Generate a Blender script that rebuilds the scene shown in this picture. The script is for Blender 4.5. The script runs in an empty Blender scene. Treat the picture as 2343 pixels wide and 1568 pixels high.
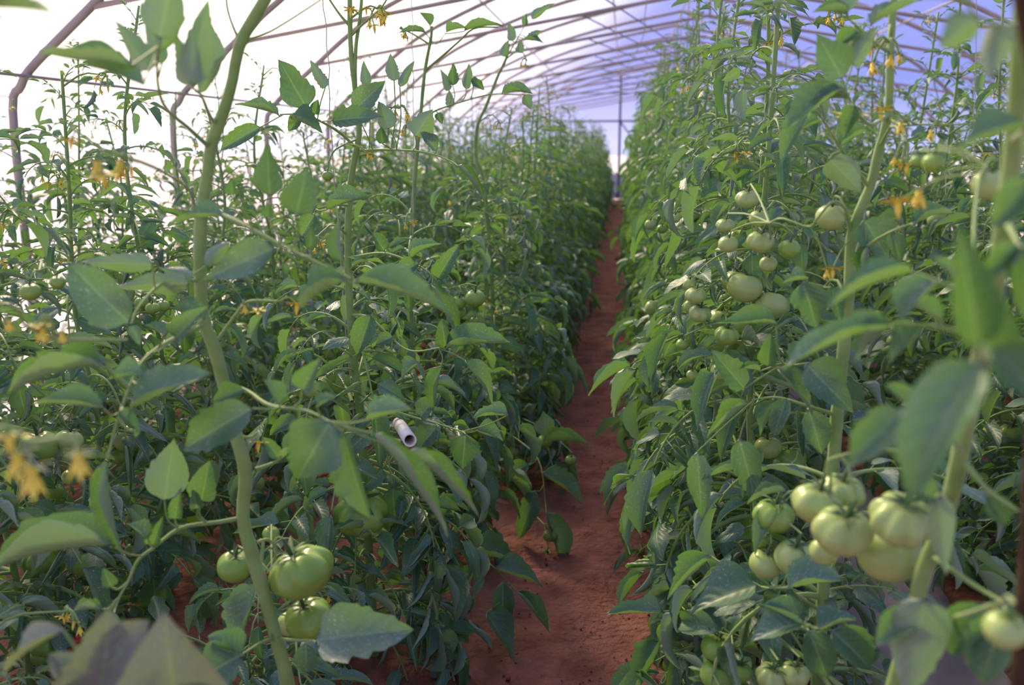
import bpy, math, random
import numpy as np
from mathutils import Matrix, Vector

# ------------------------------------------------------------------ camera, sky, sun, exposure
SC = bpy.context.scene
COL = SC.collection
F_PX, CAM_H = 2200.0, 1.25
PITCH = math.radians(11.66)
YAW = math.radians(6.564)
cam_data = bpy.data.cameras.new('camera')
cam = bpy.data.objects.new('camera', cam_data)
COL.objects.link(cam)
cam.location = (0, 0, CAM_H)
cam.rotation_euler = (math.pi / 2 - PITCH, 0, YAW)
cam_data.sensor_width = 36.0
cam_data.lens = 36.0 * F_PX / 2343.0
cam_data.clip_start = 0.02
cam_data.clip_end = 400
cam_data.dof.use_dof = True
cam_data.dof.focus_distance = 2.1
cam_data.dof.aperture_fstop = 3.7
SC.camera = cam

SC.view_settings.view_transform = 'Standard'
SC.view_settings.look = 'None'
SC.view_settings.gamma = 1
SC.view_settings.exposure = 0.17
SC.view_settings.use_curve_mapping = False
SC.cycles.max_bounces = 7
SC.cycles.diffuse_bounces = 3
SC.cycles.glossy_bounces = 1
SC.cycles.transmission_bounces = 3
SC.cycles.transparent_max_bounces = 14
SC.cycles.caustics_reflective = False
SC.cycles.caustics_refractive = False
SC.cycles.sample_clamp_indirect = 4.0

SUN_AZ, SUN_EL = math.radians(-36), math.radians(36)      # azimuth from the row axis (+Y), negative = left
SUN_DIR = Vector((math.sin(SUN_AZ) * math.cos(SUN_EL), math.cos(SUN_AZ) * math.cos(SUN_EL), math.sin(SUN_EL)))

def new_nodes(tree):
    tree.nodes.clear()
    def N(kind, **kw):
        n = tree.nodes.new(kind)
        for k, v in kw.items():
            if k.startswith('i_'):
                n.inputs[int(k[2:])].default_value = v
            else:
                setattr(n, k, v)
        return n
    def L(a, b):
        tree.links.new(a, b)
    return N, L

world = bpy.data.worlds.new('sky')
SC.world = world
world.use_nodes = True
N, L = new_nodes(world.node_tree)
tc = N('ShaderNodeTexCoord')
dot = N('ShaderNodeVectorMath', operation='DOT_PRODUCT'); dot.inputs[1].default_value = SUN_DIR
L(tc.outputs['Generated'], dot.inputs[0])
nz = N('ShaderNodeTexNoise'); nz.inputs['Scale'].default_value = 3.0; nz.inputs['Detail'].default_value = 2
L(tc.outputs['Generated'], nz.inputs['Vector'])
nadd = N('ShaderNodeMath', operation='MULTIPLY_ADD', i_1=0.07, i_2=-0.035); L(nz.outputs['Fac'], nadd.inputs[0])
dsum = N('ShaderNodeMath', operation='ADD'); L(dot.outputs['Value'], dsum.inputs[0]); L(nadd.outputs[0], dsum.inputs[1])
ramp = N('ShaderNodeValToRGB')
cr = ramp.color_ramp
cr.interpolation = 'EASE'
cr.elements[0].position = 0.0; cr.elements[0].color = (0.20, 0.25, 0.62, 1)
cr.elements[1].position = 1.0; cr.elements[1].color = (1.9, 1.6, 1.4, 1)
for p, c in ((0.52, (0.19, 0.24, 0.64, 1)), (0.702, (0.19, 0.23, 0.66, 1)), (0.757, (1.15, 1.05, 1.15, 1)), (0.85, (1.7, 1.45, 1.3, 1))):
    e = cr.elements.new(p); e.color = c
L(dsum.outputs[0], ramp.inputs['Fac'])
# pale haze low over the horizon
sep = N('ShaderNodeSeparateXYZ'); L(tc.outputs['Generated'], sep.inputs[0])
hz = N('ShaderNodeMapRange'); hz.inputs[1].default_value = 0.0; hz.inputs[2].default_value = 0.06; hz.inputs[3].default_value = 0.42; hz.inputs[4].default_value = 0.0
L(sep.outputs['Z'], hz.inputs[0])
mixh = N('ShaderNodeMix', data_type='RGBA'); L(hz.outputs[0], mixh.inputs[0]); L(ramp.outputs['Color'], mixh.inputs[6]); mixh.inputs[7].default_value = (0.8, 0.83, 1.15, 1)
bg = N('ShaderNodeBackground'); L(mixh.outputs[2], bg.inputs['Color']); bg.inputs['Strength'].default_value = 1.35
wo = N('ShaderNodeOutputWorld'); L(bg.outputs[0], wo.inputs['Surface'])

sun_data = bpy.data.lights.new('sun', 'SUN')
sun_data.energy = 4.6
sun_data.color = (1.0, 0.78, 0.50)
sun_data.angle = math.radians(14)
sun = bpy.data.objects.new('sun', sun_data)
COL.objects.link(sun)
sun.rotation_euler = (-SUN_DIR).to_track_quat('-Z', 'Y').to_euler()

# ------------------------------------------------------------------ picking points: where a line of sight meets a depth along the rows
_R = np.array([math.cos(YAW), math.sin(YAW), 0.0])
_Fw = np.array([-math.sin(YAW) * math.cos(PITCH), math.cos(YAW) * math.cos(PITCH), -math.sin(PITCH)])
_U = np.cross(_R, _Fw)
def at(px, py, Y):
    d = _Fw * F_PX + _R * (px - 1171.5) + _U * (784 - py)
    return np.array([0, 0, CAM_H]) + d * (Y / d[1])

# ------------------------------------------------------------------ mesh building
def unit(v):
    v = np.asarray(v, float)
    return v / (np.linalg.norm(v) + 1e-12)

class MB:
    def __init__(s):
        s.v, s.q, s.qm, s.uv, s.at, s.n = [], [], [], [], [], 0
    def add(s, v, q, mat=0, uv=None, tint=0.5):
        v = np.asarray(v, float); q = np.asarray(q, int)
        s.v.append(v); s.q.append(q + s.n); s.qm.append(np.full(len(q), mat))
        s.uv.append(np.full((len(v), 2), 0.5) if uv is None else uv)
        s.at.append(np.full(len(v), tint)); s.n += len(v)
    def merge(s, o, M):
        """another builder's shapes, moved by the 4x4 matrix M"""
        M = np.asarray(M)
        for v, q, m, uv, a in zip(*o.packed()):
            s.v.append(v @ M[:3, :3].T + M[:3, 3]); s.q.append(q + s.n); s.qm.append(m); s.uv.append(uv); s.at.append(a); s.n += len(v)
    def packed(s):
        if len(s.v) != 1:
            if not s.v: return [], [], [], [], []
            s.v, s.q, s.qm = [np.concatenate(s.v)], [np.concatenate(s.q)], [np.concatenate(s.qm)]
            s.uv, s.at = [np.concatenate(s.uv)], [np.concatenate(s.at)]
        return s.v, s.q, s.qm, s.uv, s.at
    def mesh(s, name, mats, smooth=True):
        v, q, m, uv, a = [x[0] for x in s.packed()]
        me = bpy.data.meshes.new(name)
        me.vertices.add(len(v)); me.vertices.foreach_set('co', v.ravel().astype(np.float32))
        nq = len(q)
        me.loops.add(nq * 4); me.loops.foreach_set('vertex_index', q.ravel().astype(np.int32))
        me.polygons.add(nq)
        me.polygons.foreach_set('loop_start', np.arange(0, nq * 4, 4, dtype=np.int32))
        me.polygons.foreach_set('material_index', m.astype(np.int32))
        me.polygons.foreach_set('use_smooth', np.full(nq, smooth))
        ul = me.uv_layers.new(name='UVMap'); ul.data.foreach_set('uv', uv[q.ravel()].ravel().astype(np.float32))
        at_ = me.attributes.new('tint', 'FLOAT', 'POINT'); at_.data.foreach_set('value', a.astype(np.float32))
        for mt in mats: me.materials.append(mt)
        me.update(calc_edges=True)
        me.validate()
        return me

def link(name, me, parent=None, M=None):
    o = bpy.data.objects.new(name, me)
    COL.objects.link(o)
    if parent is not None: o.parent = parent
    if M is not None: o.matrix_local = Matrix(np.asarray(M).tolist())
    return o

def thing(o, label, cat, group=None, kind=None):
    o['label'] = label; o['category'] = cat
    if group: o['group'] = group
    if kind: o['kind'] = kind
    return o

def root(name, loc, label, cat, group=None, rz=0.0):
    o = bpy.data.objects.new(name, None)
    COL.objects.link(o)
    o.location = loc; o.rotation_euler = (0, 0, rz); o.empty_display_size = 0.05
    return thing(o, label, cat, group)

def frames(pts, up=(0, 0, 1)):
    pts = np.asarray(pts, float)
    T = np.gradient(pts, axis=0)
    T /= np.linalg.norm(T, axis=1)[:, None] + 1e-12
    A = np.zeros_like(pts); B = np.zeros_like(pts)
    u = np.asarray(up, float)
    if abs(T[0] @ u) > 0.95: u = np.array([1.0, 0.2, 0])
    for i, t in enumerate(T):
        u = unit(u - (u @ t) * t)
        A[i] = np.cross(t, u); B[i] = u
    return pts, T, A, B

def smooth_path(pts, n):
    """Catmull-Rom through the points, n samples"""
    p = np.asarray(pts, float)
    if len(p) == 2: return p[0] + (p[1] - p[0]) * np.linspace(0, 1, n)[:, None]
    e = np.vstack([2 * p[0] - p[1], p, 2 * p[-1] - p[-2]])
    out = []
    for t in np.linspace(0, len(p) - 1 - 1e-9, n):
        i = int(t); f = t - i
        a, b, c, d = e[i:i + 4]
        out.append(0.5 * (2 * b + (c - a) * f + (2 * a - 5 * b + 4 * c - d) * f * f + (3 * b - a - 3 * c + d) * f ** 3))
    return np.array(out)

def tube(mb, pts, r, sides=6, mat=0, tint=0.5, cap=True):
    pts, T, A, B = frames(pts)
    n = len(pts)
    r = np.broadcast_to(np.asarray(r, float), (n,))
    if cap:
        pts = np.vstack([pts[0], pts, pts[-1]]); A = np.vstack([A[0], A, A[-1]]); B = np.vstack([B[0], B, B[-1]])
        r = np.concatenate([[r[0] * 0.05], r, [r[-1] * 0.05]]); n += 2
    th = np.linspace(0, 2 * math.pi, sides, endpoint=False)
    v = pts[:, None] + r[:, None, None] * (np.cos(th)[None, :, None] * A[:, None] + np.sin(th)[None, :, None] * B[:, None])
    i = np.arange(n - 1)[:, None]; j = np.arange(sides)[None]
    k = (j + 1) % sides
    q = np.stack([i * sides + j, i * sides + k, (i + 1) * sides + k, (i + 1) * sides + j], -1).reshape(-1, 4)
    uv = np.stack(np.broadcast_arrays(th[None] / 6.283, np.linspace(0, 1, n)[:, None]), -1).reshape(-1, 2)
    mb.add(v.reshape(-1, 3), q, mat, uv, tint)

def box(mb, lo, hi, mat=0):
    x0, y0, z0 = lo; x1, y1, z1 = hi
    v = [(x0, y0, z0), (x1, y0, z0), (x1, y1, z0), (x0, y1, z0), (x0, y0, z1), (x1, y0, z1), (x1, y1, z1), (x0, y1, z1)]
    mb.add(v, [(3, 2, 1, 0), (4, 5, 6, 7), (0, 1, 5, 4), (1, 2, 6, 5), (2, 3, 7, 6), (3, 0, 4, 7)], mat)

def leaflet(mb, M, Ln, W, nl=16, nw=6, fold=0.25, roll=0.5, droop=0.5, twist=0.0, serr=0.22, rng=None, mat=0, tint=None, basal=0.35, teeth=7, side_lobe=0.0, wave=0.03, pucker=0.0, tipk=1.0):
    """A tomato leaflet: ovate blade with toothed edge, folded along the midrib, edges rolled, tip drooping.
    Local frame: grows along +Y from the origin, upper face +Z. M is a 4x4 (numpy)."""
    rng = rng or random
    t = np.linspace(0, 1, nl + 1)
    s = np.linspace(-1, 1, nw + 1)
    prof = (t ** basal) * (1 - t) ** tipk
    prof = prof / prof.max()
    ph = rng.random()
    wl = np.empty((nl + 1, 2))
    for k in (0, 1):
        tt = t + 0.035 * np.sin(t * 11 + ph * 9 + k * 3) + 0.02 * np.sin(t * 23 + ph * 4 + k)
        saw = ((tt * teeth + ph + 0.4 * k) % 1.0)
        dep = 0.55 + 0.45 * np.sin(t * 7 + ph * 17 + k * 2)
        lob = 1.0 + side_lobe * np.sin(t * teeth * 1.3 + ph * 6 + k * 2)
        wl[:, k] = prof * lob * (1 - serr * dep * (1 - saw) * (t > 0.05)) * W * 0.5
    w = np.where(s[None] < 0, wl[:, :1], wl[:, 1:])
    a = np.abs(s)[None]
    # cross section: angle grows from the fold at the midrib to fold+roll at the edge
    ang = fold + roll * a * (0.7 + 0.5 * np.sin(t * 3.1))[:, None]
    avg = fold + 0.5 * roll * a
    x = s[None] * w * np.cos(np.clip(avg, -2.6, 2.6))
    z = a * w * np.sin(np.clip(ang * 0.5 + avg * 0.5, -2.6, 2.6))
    z = z + wave * Ln * np.sin(t[:, None] * 9 + ph * 6 + s[None] * 2) * a * 0.6
    if pucker:
        z = z + pucker * W * np.cos(6.283 * (t[:, None] * 7 - a * 1.7)) * np.sin(np.pi * np.clip(a, 0, 1)) + pucker * W * 0.6 * np.sin(x / W * 40 + t[:, None] * 31)* a * (1 - a)
    y = np.broadcast_to(t[:, None] * Ln, x.shape) + 0.10 * Ln * a * (1 - t[:, None]) * 0.5
    # lengthwise bend
    al = droop * t ** 1.3
    dy = np.cos(al); dz = -np.sin(al)
    cy = np.concatenate([[0], np.cumsum((dy[1:] + dy[:-1]) * 0.5 / nl)]) * Ln
    cz = np.concatenate([[0], np.cumsum((dz[1:] + dz[:-1]) * 0.5 / nl)]) * Ln
    off = y - t[:, None] * Ln
    tw = twist * t
    X = x * np.cos(tw)[:, None] - z * np.sin(tw)[:, None]
    Z0 = x * np.sin(tw)[:, None] + z * np.cos(tw)[:, None]
    Y = cy[:, None] + off * dy[:, None] + Z0 * np.sin(al)[:, None]
    Z = cz[:, None] + off * dz[:, None] + Z0 * np.cos(al)[:, None]
    v = np.stack([X, Y, Z], -1).reshape(-1, 3)
    v = v @ M[:3, :3].T + M[:3, 3]
    m = nw + 1
    i = np.arange(nl)[:, None]; j = np.arange(nw)[None]
    q = np.stack([i * m + j, i * m + j + 1, (i + 1) * m + j + 1, (i + 1) * m + j], -1).reshape(-1, 4)
    uv = np.stack(np.broadcast_arrays(s[None] * 0.5 + 0.5, t[:, None]), -1).reshape(-1, 2)
    mb.add(v, q, mat, uv, rng.random() if tint is None else tint)

def basis(o, y, z):
    """4x4 with +Y along y, +Z as near z as can be"""
    y = unit(y); x = unit(np.cross(y, z)); z = np.cross(x, y)
    M = np.eye(4); M[:3, 0] = x; M[:3, 1] = y; M[:3, 2] = z; M[:3, 3] = o
    return M

DETAIL = {0: (20, 8, 6), 1: (10, 4, 4), 2: (5, 2, 3)}

def compound_leaf(rng, Ln, lod=0, young=0.0, rise=0.6, curve=1.5, rollf=1.0):
    """A pinnate tomato leaf growing along +Y: rachis, three or four pairs of leaflets, a terminal leaflet and small leaflets between."""
    mb = MB()
    nl, nw, sd = DETAIL[lod]
    n = 12 if lod == 0 else (7 if lod == 1 else 5)
    t = np.linspace(0, 1, n)
    el = rise - curve * t
    side = rng.uniform(-0.35, 0.35)
    d = np.stack([np.cos(el) * np.sin(side * t), np.cos(el) * np.cos(side * t), np.sin(el)], -1)
    RL = Ln * 0.72
    pts = np.concatenate([[np.zeros(3)], np.cumsum((d[1:] + d[:-1]) * 0.5 * RL / (n - 1), axis=0)])
    tube(mb, pts, np.linspace(0.0036, 0.0013, n) * (Ln / 0.3) ** 0.6, sd, 1, cap=False)
    def on(u):
        k = u * (n - 1); i = min(int(k), n - 2); f = k - i
        return pts[i] * (1 - f) + pts[i + 1] * f, unit(d[i] * (1 - f) + d[i + 1] * f)
    def put(u, sgn, size, ang):
        o, T = on(u)
        Z = unit(np.array([0, 0, 1]) - T[2] * T)
        X = np.cross(T, Z)
        if sgn == 0:
            dirn = T
        else:
            dirn = unit(T * math.cos(ang) + sgn * X * math.sin(ang) + Z * rng.uniform(-0.25, 0.3))
        zz = unit(Z + sgn * X * rng.uniform(-0.3, 0.25) + np.array([rng.gauss(0, 0.15), rng.gauss(0, 0.15), 0]))
        pl = 0.22 * size if sgn else 0.05 * size
        if lod < 2 and sgn:
            tube(mb, np.array([o, o + dirn * pl * 1.05]), 0.0011 * (Ln / 0.3) ** 0.5, 4, 1, cap=False)
        big = size > 0.035
        leaflet(mb, basis(o + dirn * pl, dirn, zz), size, size * rng.uniform(0.40, 0.56) * (0.85 if young else 1), nl if big else max(4, nl // 2), nw if big else max(2, nw - 2),
                fold=rng.uniform(0.1, 0.45) + 0.25 * young, roll=rng.choice((0.3, 0.6, 1.0, 1.7, 2.2, -0.5)) * rollf + rng.uniform(-0.1, 0.3), droop=rng.uniform(0.1, 1.3) * (1 - 0.7 * young),
                twist=rng.uniform(-0.5, 0.5), rng=rng, serr=rng.uniform(0.15, 0.32), teeth=rng.choice((6, 7, 8)), side_lobe=rng.uniform(0.02, 0.15), basal=0.45, tipk=rng.uniform(0.8, 1.15), pucker=0.012 if lod == 0 and big else 0)
    S = Ln * 0.285
    put(1.0, 0, S * rng.uniform(1.0, 1.25), 0)
    for u, k in ((0.80, 0.85), (0.55, 0.92), (0.32, 0.72)):
        for sg in (-1, 1):
            if rng.random() < 0.94:
                put(u + rng.uniform(-0.04, 0.04), sg, S * k * rng.uniform(0.85, 1.12), rng.uniform(0.8, 1.25))
    if lod < 2:
        for u in (0.9, 0.68, 0.44, 0.22):
            if rng.random() < 0.7:
                put(u, rng.choice((-1, 1)), S * rng.uniform(0.2, 0.38), rng.uniform(0.9, 1.4))
    return mb

# ------------------------------------------------------------------ materials
def material(name):
    m = bpy.data.materials.new(name)
    m.use_nodes = True
    N, L = new_nodes(m.node_tree)
    out = N('ShaderNodeOutputMaterial')
    return m, N, L, out

def mixc(N, L, fac, a, b):
    n = N('ShaderNodeMix', data_type='RGBA')
    for s, v in ((0, fac), (6, a), (7, b)):
        if hasattr(v, 'links') or hasattr(v, 'is_linked'): L(v, n.inputs[s])
        else: n.inputs[s].default_value = v if s == 0 else (*v, 1)
    return n.outputs[2]

def leaf_material(name, dark, light, under, trans, dust):
    m, N, L, out = material(name)
    uv = N('ShaderNodeUVMap'); uv.uv_map = 'UVMap'
    sp = N('ShaderNodeSeparateXYZ'); L(uv.outputs[0], sp.inputs[0])
    def math_(op, a, b=None, c=None):
        n = N('ShaderNodeMath', operation=op)
        for i, v in enumerate((a, b, c)):
            if v is None: continue
            if hasattr(v, 'links') or hasattr(v, 'is_linked'): L(v, n.inputs[i])
            else: n.inputs[i].default_value = v
        return n.outputs[0]
    def rangemap(v, a, b, c=0.0, d=1.0):
        n = N('ShaderNodeMapRange'); L(v, n.inputs[0])
        for i, k in enumerate((a, b, c, d)): n.inputs[i + 1].default_value = k
        return n.outputs[0]
    a = math_('MULTIPLY', math_('ABSOLUTE', math_('SUBTRACT', sp.outputs['X'], 0.5)), 2.0)
    mid = rangemap(a, 0.03, 0.085, 1, 0)
    fr = math_('FRACT', math_('SUBTRACT', math_('MULTIPLY', sp.outputs['Y'], 7.0), math_('MULTIPLY', math_('POWER', a, 1.25), 2.4)))
    lat = rangemap(math_('ABSOLUTE', math_('SUBTRACT', fr, 0.5)), 0.0, 0.055, 1, 0)
    vein = math_('MAXIMUM', mid, math_('MULTIPLY', lat, 0.38))
    puff = math_('ADD', math_('ABSOLUTE', math_('SUBTRACT', fr, 0.5)), math_('MULTIPLY', mid, -0.4))
    at_ = N('ShaderNodeAttribute', attribute_name='tint')
    oi = N('ShaderNodeObjectInfo')
    tco = N('ShaderNodeTexCoord')
    n1 = N('ShaderNodeTexNoise'); n1.inputs['Scale'].default_value = 9; n1.inputs['Detail'].default_value = 2; L(tco.outputs['Object'], n1.inputs['Vector'])
    n2 = N('ShaderNodeTexNoise'); n2.inputs['Scale'].default_value = 300; n2.inputs['Detail'].default_value = 2; L(tco.outputs['Object'], n2.inputs['Vector'])
    v = math_('ADD', math_('MULTIPLY', at_.outputs['Fac'], 0.55), math_('ADD', math_('MULTIPLY', oi.outputs['Random'], 0.2), math_('MULTIPLY', n1.outputs['Fac'], 0.35)))
    col = mixc(N, L, v, dark, light)
    col = mixc(N, L, math_('MULTIPLY', vein, 0.6), col, (0.22, 0.34, 0.14))
    # residue of spray: pale specks, a thin even film of dust
    speck = math_('MULTIPLY', rangemap(n2.outputs['Fac'], 0.60, 0.70), rangemap(n1.outputs['Fac'], 0.35, 0.65))
    col = mixc(N, L, math_('MULTIPLY', speck, 0.75 * dust), col, (0.58, 0.62, 0.60))
    col = mixc(N, L, math_('ADD', rangemap(n1.outputs['Fac'], 0.36, 0.70, 0.0, 0.27 * dust), math_('MULTIPLY', at_.outputs['Fac'], 0.08)), col, (0.32, 0.40, 0.42))
    geo = N('ShaderNodeNewGeometry')
    col = mixc(N, L, geo.outputs['Backfacing'], col, under)
    bump = N('ShaderNodeBump'); bump.inputs['Strength'].default_value = 0.3; bump.inputs['Distance'].default_value = 0.002
    L(puff, bump.inputs['Height'])
    p = N('ShaderNodeBsdfPrincipled'); L(col, p.inputs['Base Color']); p.inputs['Roughness'].default_value = 0.42
    p.inputs['Specular IOR Level'].default_value = 0.5
    L(bump.outputs[0], p.inputs['Normal'])
    tr = N('ShaderNodeBsdfTranslucent'); tcol = mixc(N, L, math_('MULTIPLY', vein, 0.5), trans, tuple(x * 1.5 for x in trans)); L(tcol, tr.inputs['Color'])
    mx = N('ShaderNodeMixShader'); mx.inputs[0].default_value = 0.27
    L(p.outputs[0], mx.inputs[1]); L(tr.outputs[0], mx.inputs[2]); L(mx.outputs[0], out.inputs['Surface'])
    return m

def plain(name, col, rough=0.5, spec=0.5, col2=None, scale=30.0, metallic=0.0, sheen=0.0, bumps=0.0, bscale=60.0, bdist=0.002):
    m, N, L, out = material(name)
    p = N('ShaderNodeBsdfPrincipled')
    p.inputs['Roughness'].default_value = rough; p.inputs['Specular IOR Level'].default_value = spec; p.inputs['Metallic'].default_value = metallic
    tco = N('ShaderNodeTexCoord')
    if col2 is not None:
        n = N('ShaderNodeTexNoise'); n.inputs['Scale'].default_value = scale; n.inputs['Detail'].default_value = 4; L(tco.outputs['Object'], n.inputs['Vector'])
        r = N('ShaderNodeMapRange'); L(n.outputs['Fac'], r.inputs[0]); r.inputs[1].default_value = 0.32; r.inputs[2].default_value = 0.68
        L(mixc(N, L, r.outputs[0], col, col2), p.inputs['Base Color'])
    else:
        p.inputs['Base Color'].default_value = (*col, 1)
    if sheen:
        p.inputs['Sheen Weight'].default_value = sheen; p.inputs['Sheen Roughness'].default_value = 0.4; p.inputs['Sheen Tint'].default_value = (0.9, 0.9, 0.75, 1)
    if bumps:
        nb = N('ShaderNodeTexNoise'); nb.inputs['Scale'].default_value = bscale; nb.inputs['Detail'].default_value = 5; L(tco.outputs['Object'], nb.inputs['Vector'])
        b = N('ShaderNodeBump'); b.inputs['Strength'].default_value = bumps; b.inputs['Distance'].default_value = bdist; L(nb.outputs['Fac'], b.inputs['Height']); L(b.outputs[0], p.inputs['Normal'])
    L(p.outputs[0], out.inputs['Surface'])
    return m

def film_material(name, clear, tint, milky):
    """thin greenhouse plastic: most light goes straight through, the rest is scattered by the milky sheet"""
    m, N, L, out = material(name)
    t = N('ShaderNodeBsdfTransparent'); t.inputs['Color'].default_value = (*tint, 1)
    s = N('ShaderNodeBsdfTranslucent'); s.inputs['Color'].default_value = (*milky, 1)
    mx = N('ShaderNodeMixShader'); mx.inputs[0].default_value = 1 - clear
    L(t.outputs[0], mx.inputs[1]); L(s.outputs[0], mx.inputs[2]); L(mx.outputs[0], out.inputs['Surface'])
    return m

LEAF = leaf_material('tomato_leaf', (0.030, 0.108, 0.052), (0.080, 0.205, 0.080), (0.24, 0.32, 0.23), (0.22, 0.47, 0.04), 1.0)
DUSTY = leaf_material('dusty_leaf', (0.17, 0.19, 0.14), (0.27, 0.26, 0.20), (0.26, 0.29, 0.22), (0.20, 0.30, 0.06), 1.0)
STEM = plain('tomato_stem', (0.19, 0.33, 0.07), 0.55, 0.3, (0.28, 0.41, 0.12), 25, sheen=0.45)
FRUIT = plain('green_tomato', (0.21, 0.37, 0.05), 0.3, 0.4, (0.30, 0.45, 0.09), 14)
PALE = plain('pale_green_tomato', (0.35, 0.48, 0.12), 0.3, 0.4, (0.43, 0.54, 0.18), 14)
RED = plain('ripe_tomato', (0.55, 0.025, 0.012), 0.25, 0.5, (0.65, 0.06, 0.015), 12)
CALYX = plain('calyx_green', (0.06, 0.13, 0.035), 0.6, 0.3, sheen=0.3)
PETAL = plain('yellow_petal', (0.95, 0.80, 0.10), 0.5, 0.3, (0.90, 0.68, 0.08), 80)
PIPE = plain('galvanised_steel', (0.34, 0.28, 0.24), 0.45, 0.5, (0.44, 0.365, 0.31), 8)
DARKPIPE = plain('grey_painted_steel', (0.11, 0.12, 0.17), 0.5, 0.5)
TWINE = plain('white_twine', (0.55, 0.47, 0.40), 0.8, 0.2)
SOIL = plain('red_soil', (0.185, 0.076, 0.054), 0.95, 0.1, (0.315, 0.138, 0.098), 9, bumps=1.0, bscale=38, bdist=0.02)
EARTH = plain('outside_earth', (0.78, 0.70, 0.66), 0.95, 0.1, (0.84, 0.76, 0.70), 0.4)
SKIRT = plain('white_plastic_skirt', (0.86, 0.86, 0.92), 0.6, 0.3, (0.80, 0.80, 0.88), 2.0)
FILM = film_material('greenhouse_film', 0.87, (0.95, 0.95, 0.97), (0.75, 0.76, 0.85))

# ------------------------------------------------------------------ the tunnel
X_L, X_R, X_M = -2.74, 4.14, 0.70
Y0, Y1 = -2.2, 22.9
HALF = [(-2.72, 0.0), (-2.72, 0.7), (-2.72, 1.38), (-2.67, 1.50), (-2.60, 1.59), (-2.30, 1.84), (-2.07, 2.03), (-1.74, 2.25), (-1.0, 2.57), (-0.2, 2.79), (0.7, 2.97)]
PROFILE = HALF + [(2 * X_M - x, z) for x, z in HALF[-2::-1]]
PROFILE_S = np.vstack([smooth_path([(x, z, 0) for x, z in HALF], 40)[:, :2], smooth_path([(2 * X_M - x, z, 0) for x, z in HALF[::-1]], 40)[1:, :2]])

def sheet(name, prof, y0, y1, off, mat):
    """the film over the arches as a skin with 0.2 mm thickness left to the material: one strip along the tunnel"""
    mb = MB()
    ys = np.linspace(y0, y1, 34)
    p = np.asarray(prof)
    n = len(p)
    c = np.array([X_M, 1.0])
    pv = p + np.array([unit(a - c) for a in p]) * off
    v = np.array([[(a[0], y, a[1]) for a in pv] for y in ys]).reshape(-1, 3)
    i = np.arange(len(ys) - 1)[:, None]; j = np.arange(n - 1)[None]
    q = np.stack([i * n + j, i * n + j + 1, (i + 1) * n + j + 1, (i + 1) * n + j], -1).reshape(-1, 4)
    mb.add(v, q)
    o = link(name, mb.mesh(name, [mat]))
    o['kind'] = 'structure'
    return o

k_l = int(np.argmax(PROFILE_S[:, 1] > 1.42))
k_r = len(PROFILE_S) - k_l
sheet('wall_left', PROFILE_S[:k_l + 1], Y0, Y1, 0.035, FILM)
sheet('ceiling', PROFILE_S[k_l:k_r], Y0, Y1, 0.035, FILM)
sheet('wall_right', PROFILE_S[k_r - 1:], Y0, Y1, 0.035, FILM)

def structure(o):
    o['kind'] = 'structure'
    return o

# gable film, white skirt at its foot
mb = MB()
top = PROFILE_S[PROFILE_S[:, 1] > 0.56]
v = [(x, Y1, z) for x, z in top] + [(x, Y1, 0.56) for x, z in top]
n = len(top)
mb.add(v, [(i, i + 1, n + i + 1, n + i) for i in range(n - 1)])
wb = structure(link('wall_back', mb.mesh('wall_back', [FILM])))
mb = MB(); box(mb, (X_L, Y1 - 0.01, 0.0), (X_R, Y1 + 0.01, 0.57)); box(mb, (X_L, Y1 - 0.03, 0.50), (X_R, Y1 - 0.01, 0.53))
structure(link('baseboard_back', mb.mesh('baseboard_back', [SKIRT], False)))

# ground inside: one displaced sheet of red soil; ground outside
def soil_sheet():
    mb = MB()
    xs = np.concatenate([np.linspace(X_L, -0.9, 14), np.linspace(-0.85, 0.6, 60), np.linspace(0.7, X_R, 20)])
    ys = np.concatenate([np.linspace(Y0, 1.5, 20), np.linspace(1.53, 6, 170), np.linspace(6.1, Y1, 90)])
    Xg, Yg = np.meshgrid(xs, ys)
    rs = np.random.RandomState(4)
    Z = 0.015 * np.sin(Xg * 5 + 1) * np.sin(Yg * 2.2) + 0.008 * np.sin(Xg * 17 + Yg * 9) * np.sin(Yg * 13 - Xg * 6) + rs.normal(0, 0.0022, Xg.shape)
    Z += 0.05 * np.exp(-((Xg + 0.62) / 0.16) ** 2) + 0.05 * np.exp(-((Xg - 0.42) / 0.16) ** 2)     # beds ridged under the rows
    Z -= 0.02
    v = np.stack([Xg, Yg, Z], -1).reshape(-1, 3)
    m = len(xs)
    i = np.arange(len(ys) - 1)[:, None]; j = np.arange(m - 1)[None]
    q = np.stack([i * m + j, i * m + j + 1, (i + 1) * m + j + 1, (i + 1) * m + j], -1).reshape(-1, 4)
    mb.add(v, q)
    return structure(link('floor', mb.mesh('floor', [SOIL])))
soil_sheet()
mb = MB(); g = 120
mb.add([(-g, -g, -0.12), (g, -g, -0.12), (g, g, -0.12), (-g, g, -0.12)], [(0, 1, 2, 3)])
structure(link('ground', mb.mesh('ground', [EARTH])))

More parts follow.
